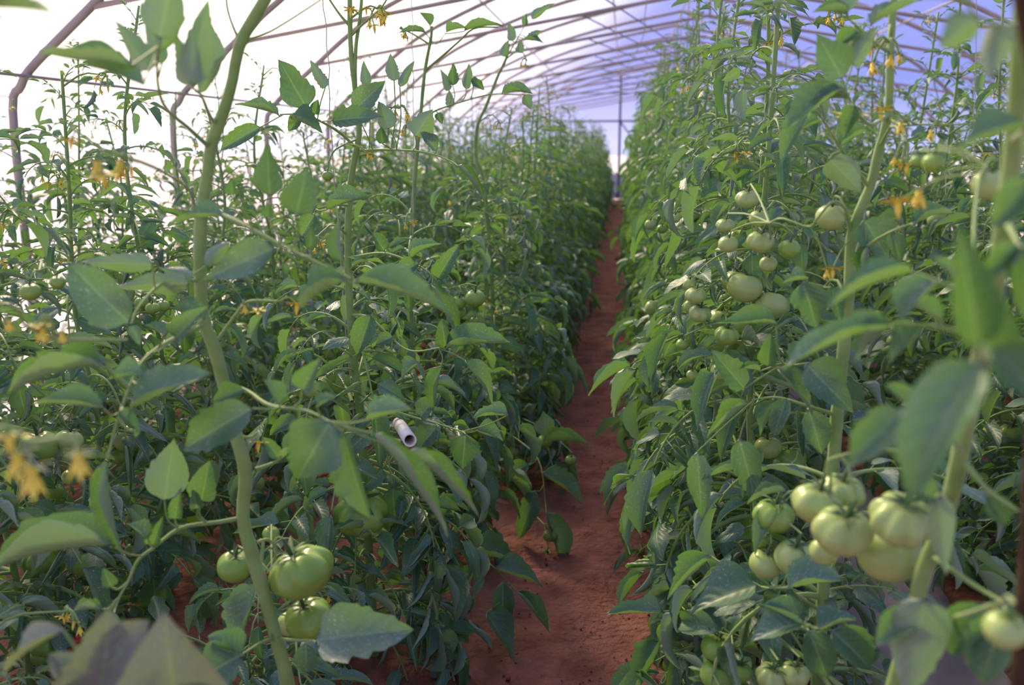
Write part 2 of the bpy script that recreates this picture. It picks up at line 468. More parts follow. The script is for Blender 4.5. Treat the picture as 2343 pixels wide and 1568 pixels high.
mb = MB(); rs = random.Random(12)
for k in range(520):                                              # crumbs of soil on the path
    y_ = 1.9 + 7 * rs.random() ** 1.8; x_ = rs.uniform(-0.36, 0.14)
    r_ = rs.uniform(0.002, 0.006) * (1.5 if rs.random() < 0.06 else 1)
    z_ = 0.015 * math.sin(x_ * 5 + 1) * math.sin(y_ * 2.2) - 0.02 + r_ * 0.3 + 0.05 * math.exp(-((x_ + 0.62) / 0.16) ** 2) + 0.05 * math.exp(-((x_ - 0.42) / 0.16) ** 2)
    vv = [(x_ + r_ * rs.uniform(0.7, 1.3) * a, y_ + r_ * rs.uniform(0.7, 1.3) * b, z_ + r_ * 0.8 * c) for a, b, c in ((-.6, -.6, -.6), (.6, -.6, -.6), (.6, .6, -.6), (-.6, .6, -.6), (-.5, -.5, .5), (.5, -.5, .5), (.5, .5, .5), (-.5, .5, .5))]
    mb.add(vv, [(3, 2, 1, 0), (4, 5, 6, 7), (0, 1, 5, 4), (1, 2, 6, 5), (2, 3, 7, 6), (3, 0, 4, 7)])
thing(link('soil_crumbs', mb.mesh('soil_crumbs', [SOIL])), 'small crumbs of red-brown soil scattered along the path', 'soil', kind='stuff')

# arches: each a thing of hoop, tie bars; ordinals from the camera
ORD = ['first', 'second', 'third', 'fourth', 'fifth', 'sixth', 'seventh', 'eighth', 'ninth', 'tenth', 'eleventh', 'twelfth', 'thirteenth', 'fourteenth', 'fifteenth', 'sixteenth', 'seventeenth', 'eighteenth', 'nineteenth', 'twentieth']
mbh = MB(); tube(mbh, [(x, 0, z) for x, z in PROFILE_S], 0.0205, 8)
hoop_me = mbh.mesh('hoop', [PIPE])
mbt = MB(); tube(mbt, [(-2.31, 0, 1.83), (X_M, 0, 2.335)], 0.0140, 8)
tie_l = mbt.mesh('tie_bar', [PIPE])
mbt = MB(); tube(mbt, [(2 * X_M + 2.31, 0, 1.83), (X_M, 0, 2.335)], 0.0140, 8)
tie_r = mbt.mesh('tie_bar', [PIPE])
mbk = MB(); tube(mbk, [(X_M, 0, 2.32), (X_M, 0, 2.96)], 0.009, 6)
king = mbk.mesh('king_rod', [PIPE])
ARCH_Y = [4.13 + 1.56 * k for k in range(-3, 13)]
vis = 0
for Y in ARCH_Y:
    if Y < 2.0 or Y > Y1: continue
    if vis < 9:
        lab = 'curved grey steel roof arch with sloping tie bars, %s one seen from the front' % ORD[vis]
    else:
        lab = 'small far grey roof arch with tie bars close to the tunnel end wall'
    vis += 1
    r = root('roof_arch', (0, Y, 0), lab, 'arch', 'steel arches of the tunnel')
    link('hoop', hoop_me, r); link('tie_bar', tie_l, r); link('tie_bar', tie_r, r); link('king_rod', king, r)

# purlins along the tunnel, wires strung over the tie bars
def rod(name, pts, rad, mat, label, cat, group=None, sides=6, n=None):
    mb = MB(); P_ = smooth_path(pts, n) if n else np.asarray(pts, float)
    tube(mb, P_, rad, sides)
    return thing(link(name, mb.mesh(name, [mat])), label, cat, group)
def prof_z(x):
    return float(np.interp(x, PROFILE_S[:, 0], PROFILE_S[:, 1]))
for x, lab in ((X_M, 'grey purlin pipe along the ridge of the roof'), (-0.16, 'grey purlin pipe just left of the roof ridge, above the path'), (-1.25, 'grey purlin pipe along the middle of the left roof slope'),
               (1.6, 'grey purlin pipe just right of the roof ridge'), (2.7, 'grey purlin pipe along the right roof slope above the right plants'), (-2.62, 'grey purlin pipe along the left eave of the tunnel'), (4.0, 'grey purlin pipe along the right eave of the tunnel')):
    z = prof_z(x) - 0.028
    rod('purlin', [(x, 0.5, z), (x, Y1, z)], 0.009, PIPE, lab, 'pipe', 'purlins of the roof')
for i in range(7):
    y0 = 5.8 + 1.75 * i
    rod('brace_wire', [(-0.35, y0, 2.20), (0.66, y0 + 6.2, 2.345)], 0.0055, DARKPIPE, 'slanting brace wire across the roof tie bars, %s from the front' % ORD[i], 'wire', 'brace wires above the path')

# gable frame: post, beams, brace
gx = float(at(1418, 300, Y1 - 0.08)[0])
r = root('gable_frame', (gx, Y1 - 0.08, 0), 'dark grey steel post with crossbeam and diagonal brace in the far end wall', 'frame')
def gpart(name, pts, rad):
    mb = MB(); tube(mb, pts, rad, 8); return link(name, mb.mesh(name, [DARKPIPE]), r)
gz = float(at(1418, 277, Y1 - 0.08)[2])
gpart('post', [(0, 0, 0.0), (0, 0, prof_z(gx) - 0.03)], 0.03)
gpart('crossbeam', [(X_L - gx + 0.05, 0, gz), (X_R - gx - 0.05, 0, gz)], 0.024)
gpart('brace', [(0.02, 0, gz - 0.03), (0.75, 0, gz - 0.98)], 0.018)
gpart('rail', [(X_L - gx + 0.02, 0, gz + 0.62), (X_R - gx - 0.02, 0, gz + 0.62)], 0.014)

# cable that hangs from the roof above the path
c_pts = [at(1482, -10, 6.9), at(1475, 40, 7.1), at(1474, 75, 7.4), at(1455, 120, 8.6), at(1430, 160, 10.5), at(1413, 178, 13)]
rod('hanging_cable', c_pts, 0.0035, TWINE, 'thin pale cable looping down from the roof above the path', 'cable', n=30)

# ------------------------------------------------------------------ tomato fruit, calyx, flowers
def fruit_mb(rng, rad, ribs=6, amp=0.05, flat=0.82, lod=0, mat=0):
    mb = MB()
    nu, nv = {0: (44, 20), 1: (20, 11), 2: (10, 6)}[lod]
    th = np.linspace(0, 2 * math.pi, nu, endpoint=False)[None]
    ph = np.linspace(0.015, math.pi - 0.015, nv + 1)[:, None]
    ph0 = rng.random() * 6
    sh = np.sin(ph) ** 0.7 * (0.35 + 0.65 * (np.cos(ph) > -0.3) * (0.5 + 0.5 * np.cos(ph)) ** 0.5 + 0.2)
    rr = 1 + amp * (np.abs(np.cos(th * ribs / 2 + ph0)) - 0.5) * 2 * sh + 0.03 * np.sin(th * 2 + ph0 * 2)
    R = rad * np.sin(ph) * rr
    Z = rad * flat * np.cos(ph) * np.ones_like(th)
    Z = Z - rad * 0.20 * np.exp(-(ph / 0.34) ** 2)              # dimple under the stalk
    v = np.stack([R * np.cos(th), R * np.sin(th), Z], -1).reshape(-1, 3)
    i = np.arange(nv)[:, None]; j = np.arange(nu)[None]; k = (j + 1) % nu
    q = np.stack([i * nu + j, (i + 1) * nu + j, (i + 1) * nu + k, i * nu + k], -1).reshape(-1, 4)
    mb.add(v, q, mat)
    return mb

def calyx_mb(rng, rad, flat=0.82, lod=0, mat=0):
    mb = MB()
    z0 = rad * (flat - 0.19)
    n = rng.choice((5, 6))
    for k in range(n):
        a = 6.283 * k / n + rng.uniform(-0.2, 0.2)
        d = np.array([math.cos(a), math.sin(a), rng.uniform(0.1, 0.55)])
        M = basis((0, 0, z0 + 0.002), d, (0, 0, 1))
        leaflet(mb, M, rad * rng.uniform(0.75, 1.1), rad * 0.2, 6 if lod == 0 else 3, 2, fold=0.3, roll=0.2, droop=rng.uniform(-0.9, 1.1), serr=0, rng=rng, mat=mat)
    tube(mb, smooth_path([(0, 0, z0 - 0.003), (0.002, 0, z0 + rad * 0.35), (0.006, 0.002, z0 + rad * 0.75)], 5), [0.0034, 0.0028, 0.0034, 0.0022, 0.002], 6 if lod == 0 else 4, mat)
    return mb

def flower_mb(rng, s=0.011, open_=0.8, lod=0):
    """drooping tomato flower hanging along -Z: green sepals, yellow petals folded back, cone of anthers. Materials 0 petal, 1 calyx"""
    mb = MB()
    for k in range(5):
        a = 6.283 * k / 5 + 0.3
        d = np.array([math.cos(a) * open_, math.sin(a) * open_, -1 + open_ * 0.9])
        leaflet(mb, basis((0, 0, 0), d, (0, 0, 1) if open_ > 0.5 else (-math.cos(a), -math.sin(a), 0)), s * 1.25, s * 0.5, 4 if lod == 0 else 2, 2, fold=0.2, roll=0.2, droop=-0.5, serr=0, rng=rng, mat=0)
        if lod == 0:
            a += 0.63
            d = np.array([math.cos(a), math.sin(a), 0.2])
            leaflet(mb, basis((0, 0, 0.001), d, (0, 0, 1)), s * 1.1, s * 0.2, 3, 2, fold=0.2, roll=0.1, droop=0.6, serr=0, rng=rng, mat=1)
    tube(mb, [(0, 0, 0.001), (0, 0, -s * 0.5), (0, 0, -s * 1.05)], [s * 0.2, s * 0.19, s * 0.05], 6, 0)
    return mb

_r = random.Random(77)
FRUIT_LIB = {}
for lod in (0, 1, 2):
    L_ = []
    for k in range(5 if lod == 0 else 3):
        rg = random.Random(100 + k)
        fl = (0.80, 0.86, 0.92, 0.78, 0.84)[k]
        f_ = fruit_mb(rg, 0.035, (6, 5, 7, 8, 5)[k], (0.055, 0.03, 0.02, 0.09, 0.015)[k], fl, lod)
        c_ = calyx_mb(rg, 0.035, fl, lod)
        L_.append((f_, c_))
    FRUIT_LIB[lod] = L_
FRUIT_ME = {}
for lod in (0, 1, 2):
    for ki, (f_, c_) in enumerate(FRUIT_LIB[lod]):
        cm = c_.mesh('calyx', [CALYX])
        for nm, mt in (('green', FRUIT), ('pale', PALE), ('red', RED)):
            FRUIT_ME[lod, ki, nm] = (f_.mesh('tomato', [mt]), cm)
FLOWER_ME = [flower_mb(random.Random(5), 0.0125, 0.9).mesh('flower', [PETAL, CALYX]), flower_mb(random.Random(6), 0.013, 0.45).mesh('flower', [PETAL, CALYX])]
FLOWER_LO = flower_mb(random.Random(7), 0.013, 0.7, 1).mesh('flower', [PETAL, CALYX])

# leaf libraries
LEAF_MB = {lod: [compound_leaf(random.Random(31 * k + 7), 0.31, lod, rise=random.Random(k).uniform(0.35, 0.9), curve=random.Random(k + 50).uniform(1.1, 2.3)) for k in range(16)] for lod in (0, 1, 2)}
YOUNG_MB = {lod: [compound_leaf(random.Random(17 * k + 3), 0.17, lod, young=1.0, rise=0.9, curve=random.Random(k).uniform(0.5, 1.3)) for k in range(6)] for lod in (0, 1, 2)}
LEAF_ME = [m.mesh('leaf', [LEAF, STEM]) for m in LEAF_MB[0]]
YOUNG_ME = [m.mesh('leaf', [LEAF, STEM]) for m in YOUNG_MB[0]]

def rotz(a):
    c, s = math.cos(a), math.sin(a)
    M = np.eye(4); M[0, 0] = c; M[0, 1] = -s; M[1, 0] = s; M[1, 1] = c
    return M
def rotx(a):
    c, s = math.cos(a), math.sin(a)
    M = np.eye(4); M[1, 1] = c; M[1, 2] = -s; M[2, 1] = s; M[2, 2] = c
    return M
def trans(p):
    M = np.eye(4); M[:3, 3] = p
    return M
def scl(k):
    M = np.eye(4) * k; M[3, 3] = 1
    return M

def plant_spec(seed, H, path=None, dense=1.0, fruit_z=(0.15, 0.95), n_truss=4, pale=0.4, spread=1.15, bushy=0.72, hold=None, toward=0, n_toward=0):
    """where a plant's stem, leaves, fruit and flowers are, in the plant's own frame"""
    rg = random.Random(seed)
    if path is None:
        path = [(0, 0, -0.02)] + [(rg.uniform(-0.035, 0.035), rg.uniform(-0.05, 0.05), H * k / 5) for k in range(1, 6)]
    n = 40
    P_ = smooth_path(path, n)
    H = P_[-1, 2]
    S = dict(stem=P_, leaves=[], fruits=[], flowers=[], stalks=[])
    def on(z):
        i = int(np.argmin(np.abs(P_[:, 2] - z)))
        return P_[i]
    for k in range(rg.choice((4, 5, 6))):                        # old leaves trailing near the ground
        zz = rg.uniform(0.10, 0.42)
        a = rg.random() * 6.28
        if hold is None or hold(zz, rg): S['leaves'].append((False, rg.randrange(16), trans(on(zz)) @ rotz(a) @ rotx(rg.uniform(-0.55, -0.1)) @ scl(rg.uniform(1.0, 1.35))))
    for k in range(n_toward):                                    # leaves pushed out over the path, low down
        zz = rg.uniform(0.12, 0.62)
        S['leaves'].append((False, rg.randrange(16), trans(on(zz)) @ rotz(-1.57 * toward + rg.uniform(-0.7, 0.7)) @ rotx(rg.uniform(-0.45, 0.15)) @ scl(rg.uniform(1.15, 1.45))))
    z = 0.07; az = rg.random() * 6.28
    while z < H - 0.02:
        u = z / H
        az += 2.4 + rg.uniform(-0.4, 0.4)
        young = u > 0.88
        if z > 0.1 or rg.random() < 0.7:
            sc = (1.08 if u < 0.35 else max(0.5, 1.08 - 1.05 * (u - 0.35))) * rg.uniform(0.78, 1.2) * spread
            tilt = rg.uniform(-0.45, 0.25) - (0.25 if u < 0.35 else 0)
            if u > 0.78: tilt = rg.uniform(0.05, 0.6)
            if hold is None or hold(z, rg): S['leaves'].append((young, rg.randrange(6 if young else 16), trans(on(z)) @ rotz(az) @ rotx(tilt) @ scl(sc)))
            if not young and u < bushy and (hold is None or hold(z, rg)):       # a side shoot's leaf in the axil
                S['leaves'].append((False, rg.randrange(16), trans(on(z) + np.array([rg.uniform(-0.06, 0.06), rg.uniform(-0.06, 0.06), 0.0])) @ rotz(az + rg.uniform(1.0, 5.2)) @ rotx(rg.uniform(-0.5, 0.5)) @ scl(sc * rg.uniform(0.6, 1.0))))
        z += (0.050 if u < 0.70 else 0.052) * rg.uniform(0.7, 1.3) / dense * 0.86
    for k in range(n_truss):
        zt = fruit_z[0] + (fruit_z[1] - fruit_z[0]) * (k + rg.uniform(0.1, 0.9)) / n_truss
        a = rg.random() * 6.28
        o = on(min(zt, H - 0.1))
        d = np.array([math.cos(a), math.sin(a), 0])
        tip = o + d * rg.uniform(0.08, 0.13) + np.array([0, 0, -0.05])
        st = smooth_path([o, o + d * 0.05 + np.array([0, 0, 0.015]), tip], 6)
        tr_ = [st]; S['stalks'].append(tr_)
        for j in range(rg.choice((2, 2, 3, 4))):
            p = tip + np.array([rg.uniform(-0.04, 0.04), rg.uniform(-0.04, 0.04), -0.045 + rg.uniform(-0.05, 0.03)])
            s = rg.uniform(0.55, 1.05)
            kind = 'pale' if rg.random() < pale else 'green'
            if zt < 0.4 and rg.random() < 0.10: kind = 'red'
            tr_.append(smooth_path([tip, (tip + p) / 2 + np.array([0, 0, 0.02]), p + np.array([0, 0, 0.03 * s])], 4))
            S['fruits'].append((rg.randrange(5), kind, trans(p) @ rotz(rg.random() * 6) @ rotx(rg.uniform(-0.4, 0.4)) @ scl(s)))
    for k in range(3):
        zt = H * (0.68 + 0.14 * k) + rg.uniform(-0.05, 0.05)
        a = rg.random() * 6.28
        o = on(min(zt, H - 0.03))
        d = np.array([math.cos(a), math.sin(a), 0])
        tip = o + d * rg.uniform(0.07, 0.13) + np.array([0, 0, rg.uniform(-0.02, 0.05)])
        tr_ = [smooth_path([o, o + d * 0.05 + np.array([0, 0, 0.03]), tip], 6)]; S['stalks'].append(tr_)
        for j in range(rg.choice((2, 3, 4))):
            p = tip + np.array([rg.uniform(-0.025, 0.025), rg.uniform(-0.025, 0.025), -0.02 + rg.uniform(-0.01, 0.015)])
            tr_.append(smooth_path([tip, (tip + p) / 2 + np.array([0, 0, 0.012]), p], 4))
            S['flowers'].append((rg.randrange(2), trans(p) @ rotx(rg.uniform(-0.6, 0.6)) @ rotz(rg.random() * 6) @ scl(rg.uniform(0.8, 1.2))))
    return S

def stem_mb(S, r0=0.0085, sides=10):
    mb = MB()
    P_ = S['stem']; n = len(P_)
    r = np.linspace(r0, r0 * 0.42, n) * (1 + 0.07 * np.sin(np.arange(n) * 1.9))
    tube(mb, P_, r, sides)
    return mb

def build_near(name, S, loc, label, group=None, r0=0.0085, rz=0.0):
    """a plant close to the camera: every leaf, tomato and flower a mesh of its own"""
    R_ = root(name, loc, label, 'tomato plant', group, rz)
    link('stem', stem_mb(S, r0).mesh('stem', [STEM]), R_)
    for young, k, M in S['leaves']:
        link('leaf', YOUNG_ME[k] if young else LEAF_ME[k], R_, M)
    for tr_ in S['stalks']:
        mb = MB()
        for st in tr_: tube(mb, st, np.linspace(0.0028, 0.0016, len(st)), 5, cap=False)
        link('truss_stalk', mb.mesh('truss_stalk', [STEM]), R_)
    for k, kind, M in S['fruits']:
        fm, cm = FRUIT_ME[0, k, kind]
        f_ = link('tomato', fm, R_, M)
        if kind == 'red': f_['label'] = 'ripe red tomato'
        link('calyx', cm, f_)
    for k, M in S['flowers']:
        link('flower', FLOWER_ME[k], R_, M)
    return R_

def make_far_kit(seed, H, lod, **kw):
    """meshes of one mid-distance or far plant, to be shared by its copies"""
    S = plant_spec(seed, H, **kw)
    fol = MB()
    for young, k, M in S['leaves']:
        fol.merge(YOUNG_MB[lod][k] if young else LEAF_MB[lod][k], M)
    st = stem_mb(S, sides=6 if lod == 1 else 4)
    for tr_ in S['stalks']:
        for s_ in tr_: tube(st, s_, 0.002, 3, cap=False)
    return dict(stem=st.mesh('stem', [STEM]), foliage=fol.mesh('foliage', [LEAF, STEM]), fruits=[(FRUIT_ME[lod, k % 3, kind], M, kind) for k, kind, M in S['fruits']], flowers=[M for k, M in S['flowers']])

def build_far(name, kit, loc, label, group, rz, sc, parts=True):
    R_ = root(name, loc, label, 'tomato plant', group, rz)
    R_.scale = (sc[0], sc[0], sc[1])
    link('stem', kit['stem'], R_); link('foliage', kit['foliage'], R_)
    for (fm, cm), M, kind in kit['fruits']:
        f_ = link('tomato', fm, R_, M)
        if kind == 'red': f_['label'] = 'ripe red tomato'
        if parts: link('calyx', cm, f_)
    for M in kit['flowers'][:None if parts else 4]:
        link('flower', FLOWER_LO, R_, M)
    return R_

# ------------------------------------------------------------------ plants near the camera, grown to their own habit
CAMP = np.array([0, 0, CAM_H])

def hero_leaf(R_, loc, rachis, blades, seed, r0=0.0034, bmat=0):
    """one compound leaf: rachis through points, then its blades (base, tip, width, depth, facing, fold, roll, droop)"""
    rg = random.Random(seed)
    mb = MB()
    path = None
    if rachis:
        path = smooth_path([at(*p) for p in rachis], 24)
        tube(mb, path - loc, np.linspace(r0, r0 * 0.4, 24), 7, 1, cap=False)
    for b in blades:
        bx, by, tx, ty, w, Y = b[:6]
        face = b[6] if len(b) > 6 else 'c'
        fold, roll, droop = b[7] if len(b) > 7 else (0.25, 0.85, 0.45)
        Yt = b[8] if len(b) > 8 else Y
        o = at(bx, by, Y); t_ = at(tx, ty, Yt)
        d = t_ - o; Ln = np.linalg.norm(d)
        view = unit(CAMP - (o + t_) / 2)
        z = {'c': view + np.array([0, 0, 0.35]), 'u': np.array([0, 0, 1.0]) + 0.45 * view, 'b': -view + np.array([0, 0, 0.3]), 'l': view + np.array([-0.8, 0, 0.4]), 'r': view + np.array([0.8, 0, 0.4]), 's': np.array([0, 0, 1.0]) + 0.1 * view}[face]
        W = w * np.linalg.norm(CAMP - o) / F_PX / {'c': 0.85, 'u': 0.62, 'b': 0.85, 'l': 0.75, 'r': 0.75, 's': 0.5}[face]
        W = min(W, Ln * 0.95)
        M = basis(o - loc, d, z) @ rotx(0.48 * droop)
        leaflet(mb, M, Ln * (1 + 0.05 * abs(droop)), W * 0.98, 34, 12, fold=fold, roll=roll, droop=droop, twist=rg.uniform(-0.35, 0.35), rng=rg, serr=rg.uniform(0.16, 0.30), teeth=rg.choice((6, 7, 8)), basal=0.5, side_lobe=rg.uniform(0.02, 0.13), wave=0.03, pucker=0.012, tipk=rg.uniform(0.95, 1.35), mat=bmat)
        if path is not None:
            k = int(np.argmin(np.linalg.norm(path - o, axis=1)))
            if np.linalg.norm(path[k] - o) > 0.003:
                tube(mb, smooth_path([path[max(0, k - 1)] - loc, (path[k] + o) / 2 - loc + np.array([0, 0, -0.002]), o + unit(d) * Ln * 0.03 - loc], 6), 0.0013, 5, 1, cap=False)
    return link('leaf', mb.mesh('leaf', [LEAF, STEM, DUSTY]), R_)

def hero_fruit(R_, loc, px, py, dia, Y, k=0, kind='green', tilt=0.3, az=0.0, label=None):
    p = at(px, py, Y)
    rad = dia * np.linalg.norm(p - CAMP) / F_PX / 2
    fm, cm = FRUIT_ME[0, k, kind]
    f_ = link('tomato', fm, R_, trans(p - loc) @ rotz(az) @ rotx(tilt) @ scl(rad / 0.035))
    if label: f_['label'] = label
    elif kind == 'red': f_['label'] = 'ripe red tomato'
    link('calyx', cm, f_)
    top = (trans(p) @ rotz(az) @ rotx(tilt) @ scl(rad / 0.035))
    return (top @ np.array([0.006, 0.002, 0.035 * 1.36, 1]))[:3]

def hero_truss(R_, loc, pts, fruits, flowers=(), r=0.0026):
    """stalk through points, from the stem outward; tomatoes and flowers hang from it"""
    mb = MB()
    path = smooth_path([at(*p) for p in pts], 18)
    tube(mb, path - loc, np.linspace(r, r * 0.6, 18), 6)
    ends = [hero_fruit(R_, loc, *f_) for f_ in fruits]
    for e in ends:
        k = int(np.argmin(np.linalg.norm(path - e, axis=1)))
        tube(mb, smooth_path([path[k] - loc, (path[k] + e) / 2 + np.array([0, 0, 0.006]) - loc, e - loc], 6), 0.0017, 5, cap=False)
    link('truss_stalk', mb.mesh('truss_stalk', [STEM]), R_)
    for i, (px, py, Y, s) in enumerate(flowers):
        e = at(px, py, Y)
        k = int(np.argmin(np.linalg.norm(path - e, axis=1)))
        m2 = MB(); tube(m2, smooth_path([path[k] - loc, (path[k] + e) / 2 + np.array([0, 0, 0.008]) - loc, e - loc], 6), 0.0012, 5, cap=False)
        link('flower_stalk', m2.mesh('flower_stalk', [STEM]), R_)
        link('flower', FLOWER_ME[i % 2], R_, trans(e - loc) @ rotx(0.3 * ((i % 3) - 1)) @ rotz(i * 1.1) @ scl(s))

def hero_stem(R_, loc, pts, r0, r1, n=60, name='stem', ground=True):
    P_ = smooth_path([at(*p) for p in pts], n)
    if ground:
        g_ = P_[0].copy(); g_[2] = -0.02
        P_ = np.vstack([g_ * 0.9 + P_[0] * 0.1 * np.array([1, 1, 0]) + 0.1 * np.array([0, 0, g_[2]]), P_]) if P_[0][2] > 0.02 else P_
    mb = MB(); m = len(P_)
    r = np.linspace(r0, r1, m) * (1 + 0.05 * np.sin(np.arange(m) * 0.7))
    tube(mb, P_ - loc, r, 12)
    link(name, mb.mesh(name, [STEM]), R_)
    return P_

def twine(pts, label):
    mb = MB(); P_ = smooth_path(pts, 40)
    P_ = P_ + 0.0015 * np.stack([np.sin(np.arange(40) * 1.3), np.cos(np.arange(40) * 1.1), np.zeros(40)], -1)
    tube(mb, P_, 0.0011, 5)
    return thing(link('twine', mb.mesh('twine', [TWINE])), label, 'twine', 'trellis twines')

# ---- the plant with the big ribbed tomatoes, left of the path
Yh = 1.28
lh = np.array([at(653, 1538, Yh)[0], Yh, 0.0])
HP = root('tomato_plant', lh, 'closest whole tomato plant left of the path, thick bent stem, big ribbed fruit low down', 'tomato plant', 'tomato plants in the row left of the path')
hero_stem(HP, lh, [(662, 1600, Yh), (653, 1538, Yh), (630, 1453, Yh), (600, 1346, Yh), (577, 1269, Yh), (556, 1184, Yh), (562, 1100, Yh), (556, 1050, Yh), (530, 965, Yh), (510, 872, Yh), (489, 793, Yh), (466, 734, Yh), (458, 638, Yh), (459, 524, Yh), (468, 440, Yh), (475, 400, Yh), (484, 331, Yh), (510, 260, Yh), (530, 193, Yh), (551, 96, Yh), (606, 0, Yh), (650, -90, Yh)], 0.0108, 0.0076)
hero_stem(HP, lh, [(551, 100, Yh), (533, 60, Yh), (520, 17, Yh), (516, -40, Yh)], 0.0022, 0.0012, 16, 'side_shoot', False)
hero_stem(HP, lh, [(560, 95, Yh), (600, 80, Yh), (640, 60, Yh), (733, 0, Yh), (770, -30, Yh)], 0.0022, 0.0009, 16, 'side_shoot', False)
A = 0.98
hero_leaf(HP, lh, [(478, 336, Yh), (430, 292, 1.2), (378, 245, 1.12), (360, 180, 1.05), (364, 90, 1.0)], [
    (364, 92, 400, -70, 86, A, 'b', (0.2, 0.4, 0.2)), (345, 165, 258, 42, 48, 1.0, 'b', (0.3, 0.4, 0.3)), (310, 150, 88, 118, 46, 0.92, 's', (0.3, 0.9, -0.2)), (332, 196, 180, 148, 40, 0.92, 'u', (0.3, 0.5, 0.2)),
    (372, 150, 330, 30, 40, 1.05, 'b', (0.3, 0.3, 0.2)), (362, 120, 425, 40, 40, 1.02, 'b')], 1)
hero_leaf(HP, lh, [(490, 280, Yh), (478, 262, 1.22), (462, 222, 1.16), (440, 198, 1.1)], [
    (437, 198, 476, 0, 66, 1.03, 'b', (0.2, 0.3, 0.3)), (487, 158, 462, 20, 56, 1.14, 'b', (0.15, 0.2, 0.2)), (441, 200, 398, 70, 60, 1.04, 'b'), (455, 215, 520, 120, 40, 1.1, 'b'), (440, 196, 440, 60, 50, 1.0, 'b')], 2)
hero_leaf(HP, lh, [(475, 480, Yh), (540, 505, 1.18), (650, 565, 1.12), (790, 632, 1.08), (820, 648, 1.07)], [
    (515, 495, 384, 521, 46, 1.12, 'u', (0.3, 0.6, 0.4)), (632, 566, 463, 645, 74, 1.06, 'c', (0.2, 0.3, 0.3)), (808, 642, 1034, 730, 66, 1.05, 'u', (0.35, 0.8, 0.5)), (795, 640, 690, 708, 78, 1.05, 'u'),
    (617, 452, 612, 330, 62, 1.16, 'c', (0.25, 0.4, -0.2)), (678, 492, 704, 384, 78, 1.08, 'c', (0.1, 0.2, 0.2)), (532, 448, 532, 408, 38, 1.1, 'c'), (613, 500, 613, 460, 40, 1.08, 'c'), (785, 600, 778, 500, 48, 1.05, 'l', (0.4, 0.8, 0.2)), (710, 570, 712, 520, 36, 1.08, 'c')], 3)
hero_leaf(HP, lh, [(462, 640, Yh), (420, 645, 1.25), (370, 650, 1.2), (320, 700, 1.15), (300, 742, 1.12)], [
    (300, 742, 158, 600, 90, 1.12, 'l', (0.2, 0.5, 0.3)), (356, 606, 185, 600, 46, 1.16, 'b', (0.2, 0.2, 0.1)), (440, 642, 360, 612, 36, 1.22, 'b'), (437, 650, 255, 660, 52, 1.2, 'b', (0.2, 0.3, 0.3)), (300, 745, 320, 790, 30, 1.12, 'c'), (470, 610, 525, 555, 40, 1.24, 'b')], 4)
hero_leaf(HP, lh, [(470, 742, Yh), (380, 785, 1.2), (325, 830, 1.14), (292, 900, 1.1), (268, 965, 1.08), (246, 1050, 1.06)], [
    (246, 832, 15, 917, 78, 1.02, 'u', (0.5, 1.2, 0.5)), (240, 935, 76, 930, 48, 1.02, 'u'), (295, 935, 482, 858, 84, 1.06, 'u', (0.2, 0.5, 0.2)), (243, 1052, 290, 1275, 66, 1.06, 'l', (0.5, 1.3, 0.4)), (470, 730, 395, 708, 44, 1.2, 'u'), (380, 770, 330, 745, 40, 1.16, 'u'), (400, 775, 480, 700, 60, 1.15, 'c'), (330, 860, 250, 870, 44, 1.08, 'u'), (322, 985, 310, 1000, 26, 1.08, 'c'), (272, 940, 320, 990, 36, 1.06, 'c')], 5)
hero_leaf(HP, lh, [(512, 876, Yh), (565, 895, 1.2), (618, 928, 1.14), (700, 940, 1.09), (760, 968, 1.06)], [
    (580, 932, 424, 1028, 100, 1.08, 'c', (0.15, 0.6, 0.3)), (758, 962, 682, 1096, 128, 1.04, 'c', (0.12, 0.5, 0.3)), (838, 962, 946, 938, 60, 1.05, 'u', (0.3, 0.8, 0.2)), (785, 985, 852, 1190, 84, 1.06, 'l', (0.3, 0.6, 0.3)), (850, 985, 1020, 1226, 84, 1.04, 'r', (0.6, 1.4, 0.4)),
    (925, 1030, 1095, 1190, 66, 1.12, 'u', (0.6, 1.5, 0.5)), (560, 890, 490, 920, 50, 1.16, 'c'), (640, 925, 600, 868, 46, 1.12, 'u'), (725, 935, 770, 910, 40, 1.06, 'u'), (690, 895, 735, 820, 60, 1.1, 'c')], 6)
hero_leaf(HP, lh, [(550, 1186, Yh), (500, 1195, 1.26), (415, 1208, 1.22), (353, 1253, 1.18), (315, 1284, 1.16), (292, 1334, 1.15), (254, 1398, 1.14)], [
    (376, 1150, 398, 1003, 84, 1.2, 'b', (0.15, 0.25, 0.2)), (460, 1150, 480, 1055, 60, 1.24, 'c', (0.2, 0.3, 0.2)), (268, 1248, -30, 1325, 84, 1.05, 's', (0.5, 1.3, 0.5)), (340, 1232, 290, 1200, 38, 1.17, 'u'), (348, 1250, 374, 1180, 36, 1.18, 'c'), (400, 1190, 415, 1110, 36, 1.22, 'c'),
    (255, 1345, 235, 1300, 34, 1.14, 'c'), (235, 1395, 170, 1400, 44, 1.12, 'u', (0.6, 1.4, 0.3)), (452, 1165, 440, 1120, 34, 1.23, 'c'), (262, 1400, 250, 1490, 50, 1.12, 'c')], 7)
hero_leaf(HP, lh, [(632, 1462, Yh), (680, 1466, 1.24), (722, 1466, 1.2)], [(720, 1466, 945, 1442, 120, 1.16, 'c', (0.15, 0.4, 0.3)), (700, 1470, 700, 1540, 70, 1.2, 'c')], 8)
hero_leaf(HP, lh, [(632, 1462, Yh), (600, 1470, 1.24), (550, 1500, 1.18)], [(552, 1498, 450, 1560, 96, 1.14, 'c', (0.1, 0.3, 0.2)), (590, 1335, 546, 1492, 84, 1.3, 'l', (0.3, 0.5, 0.3)), (556, 1496, 475, 1460, 60, 1.16, 'u')], 9)
